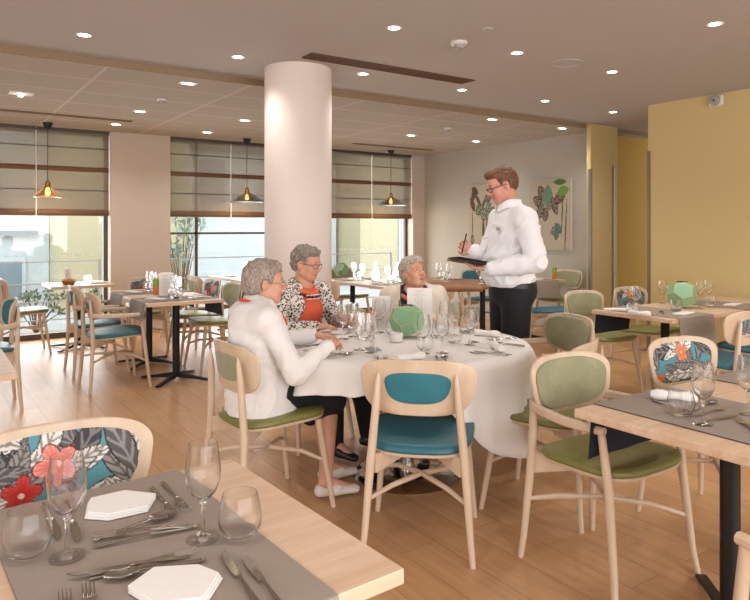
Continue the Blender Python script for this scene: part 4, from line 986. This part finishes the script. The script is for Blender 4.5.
def add_hand(S, wrist, d, up, side, curl=.35, L=.175, spread=.12, thumb=.6, tips=None):
    """wrist point, pointing direction d, back-of-hand direction up, side=+1 when the thumb lies on the (d x up) side"""
    d = np.array(d, float); d /= np.linalg.norm(d); up = np.array(up, float); up -= d*(up@d); up /= np.linalg.norm(up); x = np.cross(d, up)*side; w = np.array(wrist, float); k = L/.175
    S.cone(w, w+d*.03*k, .025*k, .028*k, .012, sq=(up, .72))
    S.cone(w+d*.03*k+x*.012*k, w+d*.075*k+x*.016*k, .024*k, .020*k, .012, sq=(up, .62)); S.cone(w+d*.03*k-x*.012*k, w+d*.07*k-x*.018*k, .022*k, .017*k, .012, sq=(up, .62))
    for i, (off, ln, r) in enumerate(((.030, .066, .0085), (.010, .075, .0088), (-.010, .070, .0084), (-.029, .055, .0074))):
        b0 = w+d*(.082-.008*abs(i-1))*k+x*off*k; ang = 0; p = b0; dd = d*math.cos(spread*(1.5-i)*.5)+x*math.sin(spread*(1.5-i)*.5)
        for j, fr in enumerate((.45, .31, .24)):
            ang += curl*(.7, 1.1, .8)[j]; q = p+(dd*math.cos(ang)-up*math.sin(ang))*ln*fr*k; S.cone(p, q, (r-.0008*j)*k, (r-.0008*(j+1))*k, .0035 if j else .006); p = q
    t0 = w+d*.022*k+x*.022*k; t1 = t0+(d*.6+x*.75-up*.25*thumb)*.036*k; t2 = t1+(d*.9+x*.3-up*.35*thumb)*.030*k; t3 = t2+(d*.95-x*.05-up*.35*thumb)*.024*k
    S.cone(t0, t1, .0145*k, .0112*k, .012); S.cone(t1, t2, .0106*k, .0094*k, .004); S.cone(t2, t3, .0094*k, .0076*k, .003)
def arm(S, sh, el, wr, r, k=.02, grow=0):
    S.cone(sh, el, r[0]+grow, r[1]+grow, k); S.cone(el, wr, r[1]+grow, r[2]+grow, k)
def noise3(X, sc, seed=0):
    r = np.random.RandomState(seed); o = 0
    for i in range(6):
        v = r.normal(size=3)*sc; o = o+np.sin(X@v+r.uniform(0, 6))
    return o/3
def person(label, loc, ang, skinmat):
    t = thing('person', label, 'person', loc, math.radians(ang-90)); t['skinmat'] = skinmat; return t
def to_local(loc, ang):
    a = math.radians(ang-90); c, s = math.cos(a), math.sin(a)
    def L(x, y, z): dx, dy = x-loc[0], y-loc[1]; return np.array((dx*c+dy*s, -dx*s+dy*c, z))
    return L
def disc_cloth(name, m, root, fn): pass
# ---- skins and hair
M['skin_a'] = skin('fair_skin_a', 'D29C82', 0); M['skin_b'] = skin('fair_skin_b', 'CE957A', 0); M['skin_c'] = skin('fair_skin_c', 'D09A7C', 0); M['skin_d'] = skin('fair_skin_d', 'CC917A', 0)
M['hair_grey'] = hair_mat('grey_hair', 'B4A698', '7C6E62'); M['hair_salt'] = hair_mat('salt_pepper_hair', '9C9084', '5C524A'); M['hair_silver'] = hair_mat('silver_hair', 'C2B6A6', '86796C'); M['hair_brown'] = hair_mat('auburn_hair', '7A5236', '4A2E1E')
M['knit'] = mat('white_knit', 'E8E4E1', .95, bump=.25, bscale=220); M['cream'] = mat('cream_knit', 'DDD0C0', .95, bump=.25, bscale=200)
M['skirt'] = mat('black_skirt', '17181E', .85, bump=.2, bscale=40); M['trouser'] = mat('black_trousers', '121318', .8, bump=.1, bscale=30)
M['shirt'] = mat('white_shirt', 'E6E4E6', .8, bump=.1, bscale=14); M['coral'] = mat('coral_top', 'DE5E3C', .8); M['lanyard'] = mat('red_lanyard', 'D8442A', .6)
M['shoe'] = mat('white_shoe_leather', 'D8D0C8', .5); M['blackshoe'] = mat('black_shoe', '151516', .4); M['stripe'] = mat('striped_neckband', 'D9D4D0', .7); M['bead'] = mat('dark_beads', '5A2A2A', .3)
M['orange'] = M['orange']; M['scarf'] = mat('orange_scarf', 'E07048', .8); M['denim'] = mat('blue_print', '4F93A8', .8, var=.4, vscale=30)
def leopard():
    m = bpy.data.materials.new('leopard_knit'); m.use_nodes = True; nt = m.node_tree; b = nt.nodes['Principled BSDF']; N = nt.nodes.new; L = nt.links.new
    tc = N('ShaderNodeTexCoord'); n = N('ShaderNodeTexNoise'); n.inputs['Scale'].default_value = 25; mxv = N('ShaderNodeMix'); mxv.data_type = 'RGBA'; mxv.inputs[0].default_value = .03
    v = N('ShaderNodeTexVoronoi'); v.inputs['Scale'].default_value = 72; r = N('ShaderNodeValToRGB'); e = r.color_ramp.elements
    e[0].position = 0; e[0].color = lin('8A7A6C'); e[1].position = .22; e[1].color = lin('2E2A2A')
    x = e.new(.42); x.color = lin('2E2A2A'); x = e.new(.50); x.color = lin('DDD4CA')
    L(tc.outputs['Object'], n.inputs['Vector']); L(tc.outputs['Object'], mxv.inputs[6]); L(n.outputs['Color'], mxv.inputs[7]); L(mxv.outputs[2], v.inputs['Vector']); L(v.outputs['Distance'], r.inputs[0]); L(r.outputs[0], b.inputs['Base Color']); b.inputs['Roughness'].default_value = .95
    return m
M['leopard'] = leopard()
def darkfloral():
    m = bpy.data.materials.new('navy_flower_print'); m.use_nodes = True; nt = m.node_tree; b = nt.nodes['Principled BSDF']; N = nt.nodes.new; L = nt.links.new
    tc = N('ShaderNodeTexCoord'); v = N('ShaderNodeTexVoronoi'); v.inputs['Scale'].default_value = 45; r = N('ShaderNodeValToRGB'); e = r.color_ramp.elements
    e[0].position = .1; e[0].color = lin('8A8A9A'); e[1].position = .3; e[1].color = lin('20222E'); L(tc.outputs['Object'], v.inputs['Vector']); L(v.outputs['Distance'], r.inputs[0]); L(r.outputs[0], b.inputs['Base Color']); b.inputs['Roughness'].default_value = .9
    return m
M['darkfloral'] = darkfloral()

def seated(label, loc, ang, J, skm, hairm, hairfn, clothes, shoes, headk=.96, specs=None, iris='iris', brow='brow', look=(0, 0), h=.0055, arms_r=(.047, .038, .025), bust=.1):
    """J: joints in the person's own frame (faces +Y)"""
    root = person(label, loc, ang, skm); lo = (-.42, -.34, -.02); hi = (.42, J['ymax'], J['head'][2]+.17)
    R = rotm(*J['headrot']); S = Sdf(lo, hi, h); hd = np.array(J['head']); nb = np.array(J['neck'])
    def torso(S, g, k=.04):
        P = np.array(J['pelvis']); C = np.array(J['chest']); w = J['w']
        S.ell(P, (w*.98+g, .125+g, .115+g), k=k); S.ell((P+C)/2, (w*.86+g, .118+g, .19+g), k=k); S.ell(C, (w*.92+g, .118+g, .16+g), k=k)
        S.ell(C+np.array((0, .055, -.03)), (w*.72+g, .08+g, .075+g), k=k)
        S.cone(J['shR'], J['shL'], .056+g, .056+g, k, )
        S.cone(C+np.array((0, 0, .08)), nb+np.array((0, 0, -.01)), .075+g, .055+g, k)
    def arms(S, g, cuff=1.0, k=.025):
        for s in 'RL':
            w_ = np.array(J['el'+s])*(1-cuff)+np.array(J['wr'+s])*cuff
            arm(S, J['sh'+s], J['el'+s], w_, arms_r, k, g)
    def legs(S, g, k=.03, to=1.0, r=(.082, .056, .034)):
        for s in 'RL':
            S.cone(np.array(J['pelvis'])+np.array((.085 if s == 'R' else -.085, .02, -.01)), J['kn'+s], r[0]+g, r[1]+g, k)
            if to > 0: kn = np.array(J['kn'+s]); S.cone(kn, kn+(np.array(J['an'+s])-kn)*to, r[1]+g-.004, r[2]+g, k); S.ell(kn+(np.array(J['an'+s])-kn)*.3+np.array((0, -.015, 0)), (.045+g, .045+g, .09), k=.02) if to > .5 else None
    torso(S, 0); arms(S, 0); legs(S, 0)
    for s, sd in (('R', -1), ('L', 1)):
        an = np.array(J['an'+s]); fd = np.array(J['foot'+s]); fd = fd/np.linalg.norm(fd); S.cone(an, an+fd*.15+np.array((0, 0, -.055)), .030, .022, .02)
        hnd = J['hand'+s]; add_hand(S, J['wr'+s], hnd[0], hnd[1], sd*(-1 if hnd[3] else 1), hnd[2], .165)
    S.cone(nb+np.array((0, 0, -.04)), hd+R@np.array((0, -.022, -.05)), .055, .050, .025)
    add_head(S, hd, R, headk)
    S.mesh('body', [M[skm], M['lips']], root, lips_fn(hd, R, headk))
    face_bits(root, hd, R, headk, specs, iris, brow, look)
    # hair
    S = Sdf(hd-np.array((.15, .17, .15)), hd+np.array((.15, .17, .17)), .004); hairfn(S, hd, R, headk); S.mesh('hair', M[hairm], root)
    for nm, mt, fn in clothes:
        S = Sdf(lo, hi, .0065); fn(S, J, torso, arms, legs, nb); S.mesh(nm, M[mt], root)
    for s in 'RL':
        an = np.array(J['an'+s]); fd = np.array(J['foot'+s]); fd = fd/np.linalg.norm(fd); g = Sdf(an-np.array((.22, .22, .12)), an+np.array((.22, .24, .06)), .004)
        z0 = an[2]-.072; hz = np.array((0, 0, 1))
        g.cone(an-fd*.025+hz*(-.045), an+fd*.05+hz*(-.045), .034, .036, .01); g.cone(an+fd*.05+hz*(-.045), an+fd*.155+hz*(-.055), .040, .030, .02, sq=((0, 0, 1), .8))
        g.cut(lambda X: np.maximum(z0-X[..., 2], 0)*10-.0005+np.where(X[..., 2] < z0, .01, -1))
        g.ell(an+hz*.03+fd*.015, (.040, .052, .045), k=.008, mode='sub')
        if shoes == 'shoe': g.cone(an+fd*.07+hz*(-.02)-np.cross(fd, hz)*.04, an+fd*.07+hz*(-.02)+np.cross(fd, hz)*.04, .011, .011, .004)
        g.mesh('shoe', M[shoes], root)
    return root, hd, R
def sock(): pass
def crown_hair(vol, ragged, low, front=.075, back=.10, seed=1):
    def fn(S, hd, R, k):
        T = lambda x, y, z: hd+R@(np.array((x, y, z))*k)
        S.ell(T(0, -.022, .040), np.array((.080+vol, .100+vol, .086+vol))*k, R, .01); S.ell(T(0, -.060, -.01+low), np.array((.068+vol*.8, .058+vol, .075))*k, R, .02)
        S.ell(T(0, .045, .088), np.array((.052+vol, .038, .026+vol))*k, R, .015)
        for s in (-1, 1): S.cone(T(s*(.070+vol*.4), .012, .045), T(s*(.073+vol*.3), .006, .005), .014*k, .007*k, .01)
        X = np.stack(np.meshgrid(*S.ax, indexing='ij'), -1); q = (X-hd)@R/k
        S.f += (ragged*noise3(q, 70, seed)+ragged*.6*noise3(q, 150, seed+1)).astype('f')
        # open the face and the ears
        face = np.minimum(q[..., 1]-(.030+.32*np.clip(q[..., 2], -.1, .1)), (.062-q[..., 2]*1.0)); S.f = np.maximum(S.f, np.where(np.abs(q[..., 0]) < .2, face, -1)).astype('f')
        ear = .027-np.sqrt(((q[..., 1]+.004)/1.0)**2+((q[..., 2]+.006)/1.25)**2); S.f = np.maximum(S.f, np.where(np.abs(q[..., 0]) > .05, ear, -1)).astype('f')
        neckcut = (-.085+low-q[..., 2]); S.f = np.maximum(S.f, neckcut).astype('f')
    return fn
UP = (0, 0, 1)
# ---------------- woman in white cardigan
loc = (1.42, 3.13); A0 = 2; L = to_local(loc, A0)
J = dict(pelvis=L(1.40, 3.12, .565), chest=L(1.405, 3.13, .87), w=.155, neck=L(1.425, 3.15, 1.0), head=L(1.475, 3.165, 1.115), headrot=(-24, -2, 0),
         shR=L(1.40, 2.985, .945), shL=L(1.415, 3.305, .945), elR=L(1.50, 2.88, .69), elL=L(1.58, 3.38, .78), wrR=L(1.675, 2.865, .815), wrL=L(1.80, 3.24, .805),
         knR=L(1.79, 3.05, .52), knL=L(1.80, 3.22, .53), anR=L(1.735, 3.0, .085), anL=L(1.86, 3.19, .085), footR=(L(1.9, 2.95, 0)-L(1.735, 3.0, 0)), footL=(L(2.02, 3.18, 0)-L(1.86, 3.19, 0)), ymax=.78,
         handR=(L(2, 3.1, 0)-L(1.7, 2.9, 0)+np.array((0, 0, .02)), UP, .6, False), handL=(L(1.95, 3.15, 0)-L(1.78, 3.24, 0), UP, .35, False))
def cardi_a(S, J, torso, arms, legs, nb):
    torso(S, .018); arms(S, .013, .97, .012); S.cone(np.array(J['chest'])+np.array((0, 0, -.1)), np.array(J['pelvis'])+np.array((0, .03, -.08)), .14, .175, .03, sq=((1, 0, 0), 1.12))
    X = np.stack(np.meshgrid(*S.ax, indexing='ij'), -1); S.f += (.0055*noise3(X, 26, 4)+.002*noise3(X, 60, 5)-.005*np.clip(1-3*np.abs(noise3(X*np.array((1, 1.3, .8)), 15, 8)), 0, 1)).astype('f')
    S.cone(nb+np.array((-.015, -.01, .0)), nb+np.array((.015, -.01, .0)), .070, .070, .012)
    S.ell(nb+np.array((0, .03, .055)), (.062, .075, .055), k=.01, mode='sub'); S.cut(lambda X: np.where(X[..., 1] < .16, .478-X[..., 2], -1))
    S.cut(lambda X: np.where((X[..., 2] < .64), X[..., 1]-.165, -1))
def skirt_a(S, J, torso, arms, legs, nb):
    S.ell(J['pelvis'], (.16, .125, .10), k=.03); P = np.array(J['pelvis'])
    for s, dx in (('R', .08), ('L', -.08)): S.cone(P+np.array((dx, .05, -.01)), np.array(J['kn'+s])+np.array((0, .03, -.005)), .088, .080, .04)
    S.cone(np.array(J['knR'])+np.array((0, 0, -.04)), np.array(J['knL'])+np.array((0, .0, -.04)), .075, .075, .05); S.cone(P+np.array((0, .1, -.02)), (np.array(J['knR'])+np.array(J['knL']))/2, .09, .085, .04)
    S.cone(np.array(J['knR'])+np.array((0, -.04, -.02)), np.array(J['knR'])+np.array((.0, -.12, -.10)), .07, .045, .05)
    S.cut(lambda X: np.maximum(X[..., 1]-(J['knR'][1]+.055), .35-X[..., 2])); S.cut(lambda X: np.where(X[..., 1] < .18, .472-X[..., 2], -1))
seated('grey-haired woman in a white cardigan, black skirt and glasses, seated in profile', (*loc, 0), A0, J, 'skin_a', 'hair_grey', crown_hair(.012, .0032, .0), [('cardigan', 'knit', cardi_a), ('skirt', 'skirt', skirt_a)], 'shoe', .94, specs=(.0011, .017, 'steel'))
ra = bpy.data.objects['person'] if 'person' in bpy.data.objects else None
f = MB(); nb = J['neck']; f.tube([tuple(nb+np.array(p)) for p in ((.075, .125, -.09), (.097, .08, -.03), (.104, .01, .008), (.08, -.065, .030), (0, -.098, .04), (-.08, -.065, .030), (-.104, .01, .008), (-.097, .08, -.03), (-.075, .125, -.09))], .008, 8, sx=.5, sy=1); f.build('lanyard', M['lanyard'], ra)
# ---------------- woman in leopard cardigan
loc = (2.10, 3.93); A0 = -77; L = to_local(loc, A0)
J = dict(pelvis=(0, -.06, .57), chest=(0, -.03, .885), w=.165, neck=(0, .0, 1.025), head=tuple(np.array((0, .04, 1.165))), headrot=(16, -10, 0),
         shR=(.17, -.03, .965), shL=(-.17, -.03, .965), elR=(.24, .05, .76), elL=(-.25, .06, .77), wrR=(.12, .28, .785), wrL=L(2.24, 3.56, .815),
         knR=(.1, .40, .52), knL=(-.1, .40, .52), anR=(.1, .42, .085), anL=(-.16, .44, .085), footR=(0, 1, 0), footL=(-.1, 1, 0), ymax=.72,
         handR=((-.6, .8, 0), UP, .4, False), handL=((.25, .9, .15), (-.8, 0, .6), .9, False))
def cardi_b(S, J, torso, arms, legs, nb):
    torso(S, .024); arms(S, .017, .93)
    X = np.stack(np.meshgrid(*S.ax, indexing='ij'), -1); S.f += (.006*noise3(X, 26, 9)).astype('f')
    S.ell(nb+np.array((0, .03, .05)), (.075, .085, .07), k=.01, mode='sub'); S.cut(lambda X: .5-X[..., 2])
    S.cut(lambda X: np.where(X[..., 1] > .02, (.055+.26*np.clip(1.0-X[..., 2], 0, .3)-np.abs(X[..., 0]+.0)), -1))
def top_b(S, J, torso, arms, legs, nb):
    torso(S, .012); S.ell(nb+np.array((0, .04, .045)), (.075, .095, .07), k=.01, mode='sub'); S.cut(lambda X: .5-X[..., 2])
def trous(S, J, torso, arms, legs, nb):
    S.ell(J['pelvis'], (.175, .14, .11), k=.03); legs(S, .014); S.cut(lambda X: .07-X[..., 2])
rb, hd, R = seated('short-haired woman in leopard print cardigan and coral top with glasses', (*loc, 0), A0, J, 'skin_b', 'hair_salt', crown_hair(.006, .0045, .012, seed=5), [('cardigan', 'leopard', cardi_b), ('top', 'coral', top_b), ('trousers', 'trouser', trous)], 'blackshoe', .95, specs=(.0016, .016, 'frames'))
nb = np.array(J['neck'])
def loop(nb, r, z, dy, n=24): return [tuple(nb+np.array((r*math.cos(a), dy+r*.9*math.sin(a)+.0, z-.045*max(0, math.sin(a))))) for a in [2*PI*q/n for q in range(n+1)]]
f = MB(); f.tube(loop(nb, .090, -.006, .014), .012, 8, cap=False); f.build('scarf_band', M['scarf'], rb)
f = MB()
for p in loop(nb, .098, -.030, .028, 22)[:12]: f.lathe([(.001, -.011), (.009, -.007), (.012, 0), (.009, .007), (.001, .011)], 8, p)
f.build('bead_necklace', M['bead'], rb)
for k in range(3):
    f = MB(); yy = [-.06+.02*q for q in range(7)]; f.tube([(x, .108+.006-.9*x*x*3, .962-.012*k) for x in yy], .0045, 6); f.build('neck_stripe', M['stripe'] if k != 1 else M['skirt'], rb)
# ---------------- woman in cream cardigan
loc = (2.93, 3.80); A0 = -129; L = to_local(loc, A0)
J = dict(pelvis=(0, -.06, .56), chest=(0, -.03, .84), w=.17, neck=(0, .0, .945), head=(0.0, .035, 1.078), headrot=(38, 14, 0),
         shR=(.165, -.03, .905), shL=(-.165, -.03, .905), elR=(.23, .08, .70), elL=(-.23, .08, .70), wrR=(.13, .27, .785), wrL=(-.13, .28, .785),
         knR=(.1, .40, .51), knL=(-.1, .40, .51), anR=(.1, .42, .085), anL=(-.1, .42, .085), footR=(0, 1, 0), footL=(0, 1, 0), ymax=.72,
         handR=((-.6, .8, 0), UP, .4, False), handL=((.5, .85, 0), UP, .4, False))
def cardi_c(S, J, torso, arms, legs, nb):
    torso(S, .024); arms(S, .018, .95)
    X = np.stack(np.meshgrid(*S.ax, indexing='ij'), -1); S.f += (.005*noise3(X, 26, 19)-.009*np.clip(1-3*np.abs(noise3(X, 16, 21)), 0, 1)).astype('f')
    S.ell(nb+np.array((0, .03, .05)), (.08, .085, .07), k=.01, mode='sub'); S.cut(lambda X: .5-X[..., 2])
    S.cut(lambda X: np.where(X[..., 1] > .0, (.095-np.abs(X[..., 0])), -1))
rc, hd, R = seated('silver-haired woman in cream cardigan and navy floral top looking up', (*loc, 0), A0, J, 'skin_c', 'hair_silver', crown_hair(.010, .0035, .005, seed=9), [('cardigan', 'cream', cardi_c), ('top', 'darkfloral', top_b), ('trousers', 'trouser', trous)], 'blackshoe', .96, look=(.002, .003))
nb = np.array(J['neck']); f = MB(); f.tube(loop(nb, .090, -.004, .016), .016, 8, cap=False); f.build('scarf_band', M['scarf'], rc)
# ---------------- waiter
loc = (3.375, 3.285); A0 = 160; root = person('waiter in white shirt and black trousers with glasses, holding a tablet', (*loc, 0), A0, 'skin_d')
h = .006; lo = (-.40, -.32, -.02); hi = (.40, .62, 1.86); S = Sdf(lo, hi, h)
W = dict(pelvis=(0, -.02, .97), chest=(0, -.015, 1.33), neck=(0, .005, 1.53), head=(.0, .065, 1.692), shR=(.205, -.015, 1.455), shL=(-.205, -.015, 1.455), elR=(.27, .06, 1.17), elL=(-.30, -.04, 1.17), wrR=(.08, .25, 1.235), wrL=(-.17, .235, 1.135))
def w_torso(S, g, k=.05, low=True):
    if low: S.ell(W['pelvis'], (.172+g, .135+g, .13+g), k=k)
    S.ell((0, .02, 1.13), (.165+g, .15+g, .16+g), k=k); S.ell(W['chest'], (.178+g, .128+g, .19+g), k=k); S.cone(W['shR'], W['shL'], .062+g, .062+g, k); S.cone((0, -.01, 1.43), (0, 0, 1.52), .085+g, .06+g, k)
w_torso(S, 0)
for s, x in (('R', 1), ('L', -1)):
    arm(S, W['sh'+s], W['el'+s], W['wr'+s], (.056, .046, .029)); S.cone((x*.09, 0, .93), (x*.095, .01, .50), .092, .062, .03); S.cone((x*.095, .01, .50), (x*.10, -.03, .09), .060, .038, .02); S.cone((x*.10, -.03, .08), (x*.11, .14, .035), .034, .026, .02)
R = rotm(-6, -20, 0); hd = np.array(W['head'])
add_hand(S, W['wrL'], (.35, .9, .05), (.1, 0, -1), -1, .25, .185, thumb=-.9)
add_hand(S, W['wrR'], (-.15, .62, .45), (.9, .2, .3), 1, .45, .185)
S.cone((0, .0, 1.48), hd+R@np.array((0, -.02, -.05)), .062, .060, .025); add_head(S, hd, R, 1.03, old=False, male=True)
S.mesh('body', [M['skin_d'], M['lips']], root, lips_fn(hd, R, 1.03)); face_bits(root, hd, R, 1.03, (.0022, .015, 'frames'), brow='hair_brown')
S = Sdf(hd-np.array((.15, .17, .15)), hd+np.array((.15, .17, .17)), .004); crown_hair(.001, .0022, .02, seed=12)(S, hd, R, 1.03); S.ell(hd+R@np.array((0, .055, .098)), (.055, .036, .024), R, .02); S.mesh('hair', M['hair_brown'], root)
S = Sdf(lo, hi, .0065); w_torso(S, .021, low=False); S.ell((0, .01, 1.05), (.188, .160, .11), k=.05)
for s, x in (('R', 1), ('L', -1)): arm(S, W['sh'+s], W['el'+s], np.array(W['el'+s])*.06+np.array(W['wr'+s])*.94, (.056, .050, .034), .010, .018)
X = np.stack(np.meshgrid(*S.ax, indexing='ij'), -1); S.f += (.005*noise3(X, 24, 31)+.002*noise3(X, 50, 32)-.010*np.clip(1-3*np.abs(noise3(X*np.array((1, 1, 1.5)), 15, 33)), 0, 1)).astype('f')
S.ell((0, .015, 1.595), (.075, .085, .075), k=.008, mode='sub'); S.cut(lambda X: 1.0-X[..., 2]); S.mesh('shirt', M['shirt'], root)
f = MB(); n = 28
f.rings([[((.078+dr)*math.sin(a), .012+(.078+dr)*math.cos(a)*.95, z-(.035*max(0, math.cos(a))**3)) for a in [(.06+(2*PI-.12)*q/n) for q in range(n+1)]] for dr, z in ((.016, 1.545), (.004, 1.592), (.010, 1.596), (.024, 1.54))], close=False); f.build('collar', M['shirt'], root)
f = MB(); f.sweep([(0.0, .152-.0, 1.50-.0), (0, .158, 1.40), (0, .164, 1.3), (0, .184, 1.15), (0, .186, 1.03)], .028, .006, (1, 0, 0)) if False else None
f.rbox(-.11, -.06, .128, .134, 1.385, 1.405, .001); f.build('name_badge', M['grey'], root)
S = Sdf((-.3, -.3, -.02), (.3, .3, 1.08), .0065); S.ell(W['pelvis'], (.192, .158, .14), k=.04)
for x in (1, -1): S.cone((x*.09, 0, .93), (x*.095, .01, .50), .108, .085, .03); S.cone((x*.095, .01, .50), (x*.10, -.03, .05), .085, .07, .02)
S.cut(lambda X: np.maximum(X[..., 2]-1.035, .03-X[..., 2])); S.mesh('trousers', M['trouser'], root)
f = MB(); f.rings([[((.190+d)*math.cos(a), -.01+(.160+d)*math.sin(a), z) for a in [2*PI*q/40 for q in range(40)]] for d, z in ((0, .995), (.004, .995), (.004, 1.03), (0, 1.03))]); f.build('belt', M['blackshoe'], root)
f = MB(); f.rbox(-.02, .02, .150, .158, .995, 1.03, .002); f.build('belt_buckle', M['steel'], root)
for x in (1, -1):
    g = Sdf((x*.10-.1, -.12, -.005), (x*.10+.1, .28, .13), .0045); g.cone((x*.10, -.045, .045), (x*.105, .06, .045), .043, .045, .01); g.cone((x*.105, .06, .045), (x*.115, .18, .035), .046, .034, .02); g.cut(lambda X: .003-X[..., 2]); g.mesh('shoe', M['blackshoe'], root)
# the tablet in its wallet and a pen
Lw = lambda p: (loc[0]+p[0]*math.cos(math.radians(A0-90))-p[1]*math.sin(math.radians(A0-90)), loc[1]+p[0]*math.sin(math.radians(A0-90))+p[1]*math.cos(math.radians(A0-90)), p[2])
t = thing('tablet', 'black tablet in an open wallet held by the waiter', 'tablet', Lw((-.09, .335, 1.175)), math.radians(A0-90)); t.rotation_euler = (math.radians(10), math.radians(4), math.radians(A0-90))
f = MB(); f.rbox(-.11, .10, -.11, .13, -.012, .0, .004); f.rbox(-.108, .098, -.108, .128, .003, .012, .004); f.build('wallet_cover', M['blackshoe'], t)
f = MB(); f.box(-.09, .08, -.09, .11, .0125, .0135); f.build('screen', mat('tablet_screen', '24262A', .1), t, smooth=False)
f = MB(); f.tube([Lw((.01, .32, 1.36)), Lw((-.03, .37, 1.23))], .0045, 8); tag(f.build('pen', M['blackshoe']), 'dark pen in the raised hand of the waiter', 'pen')
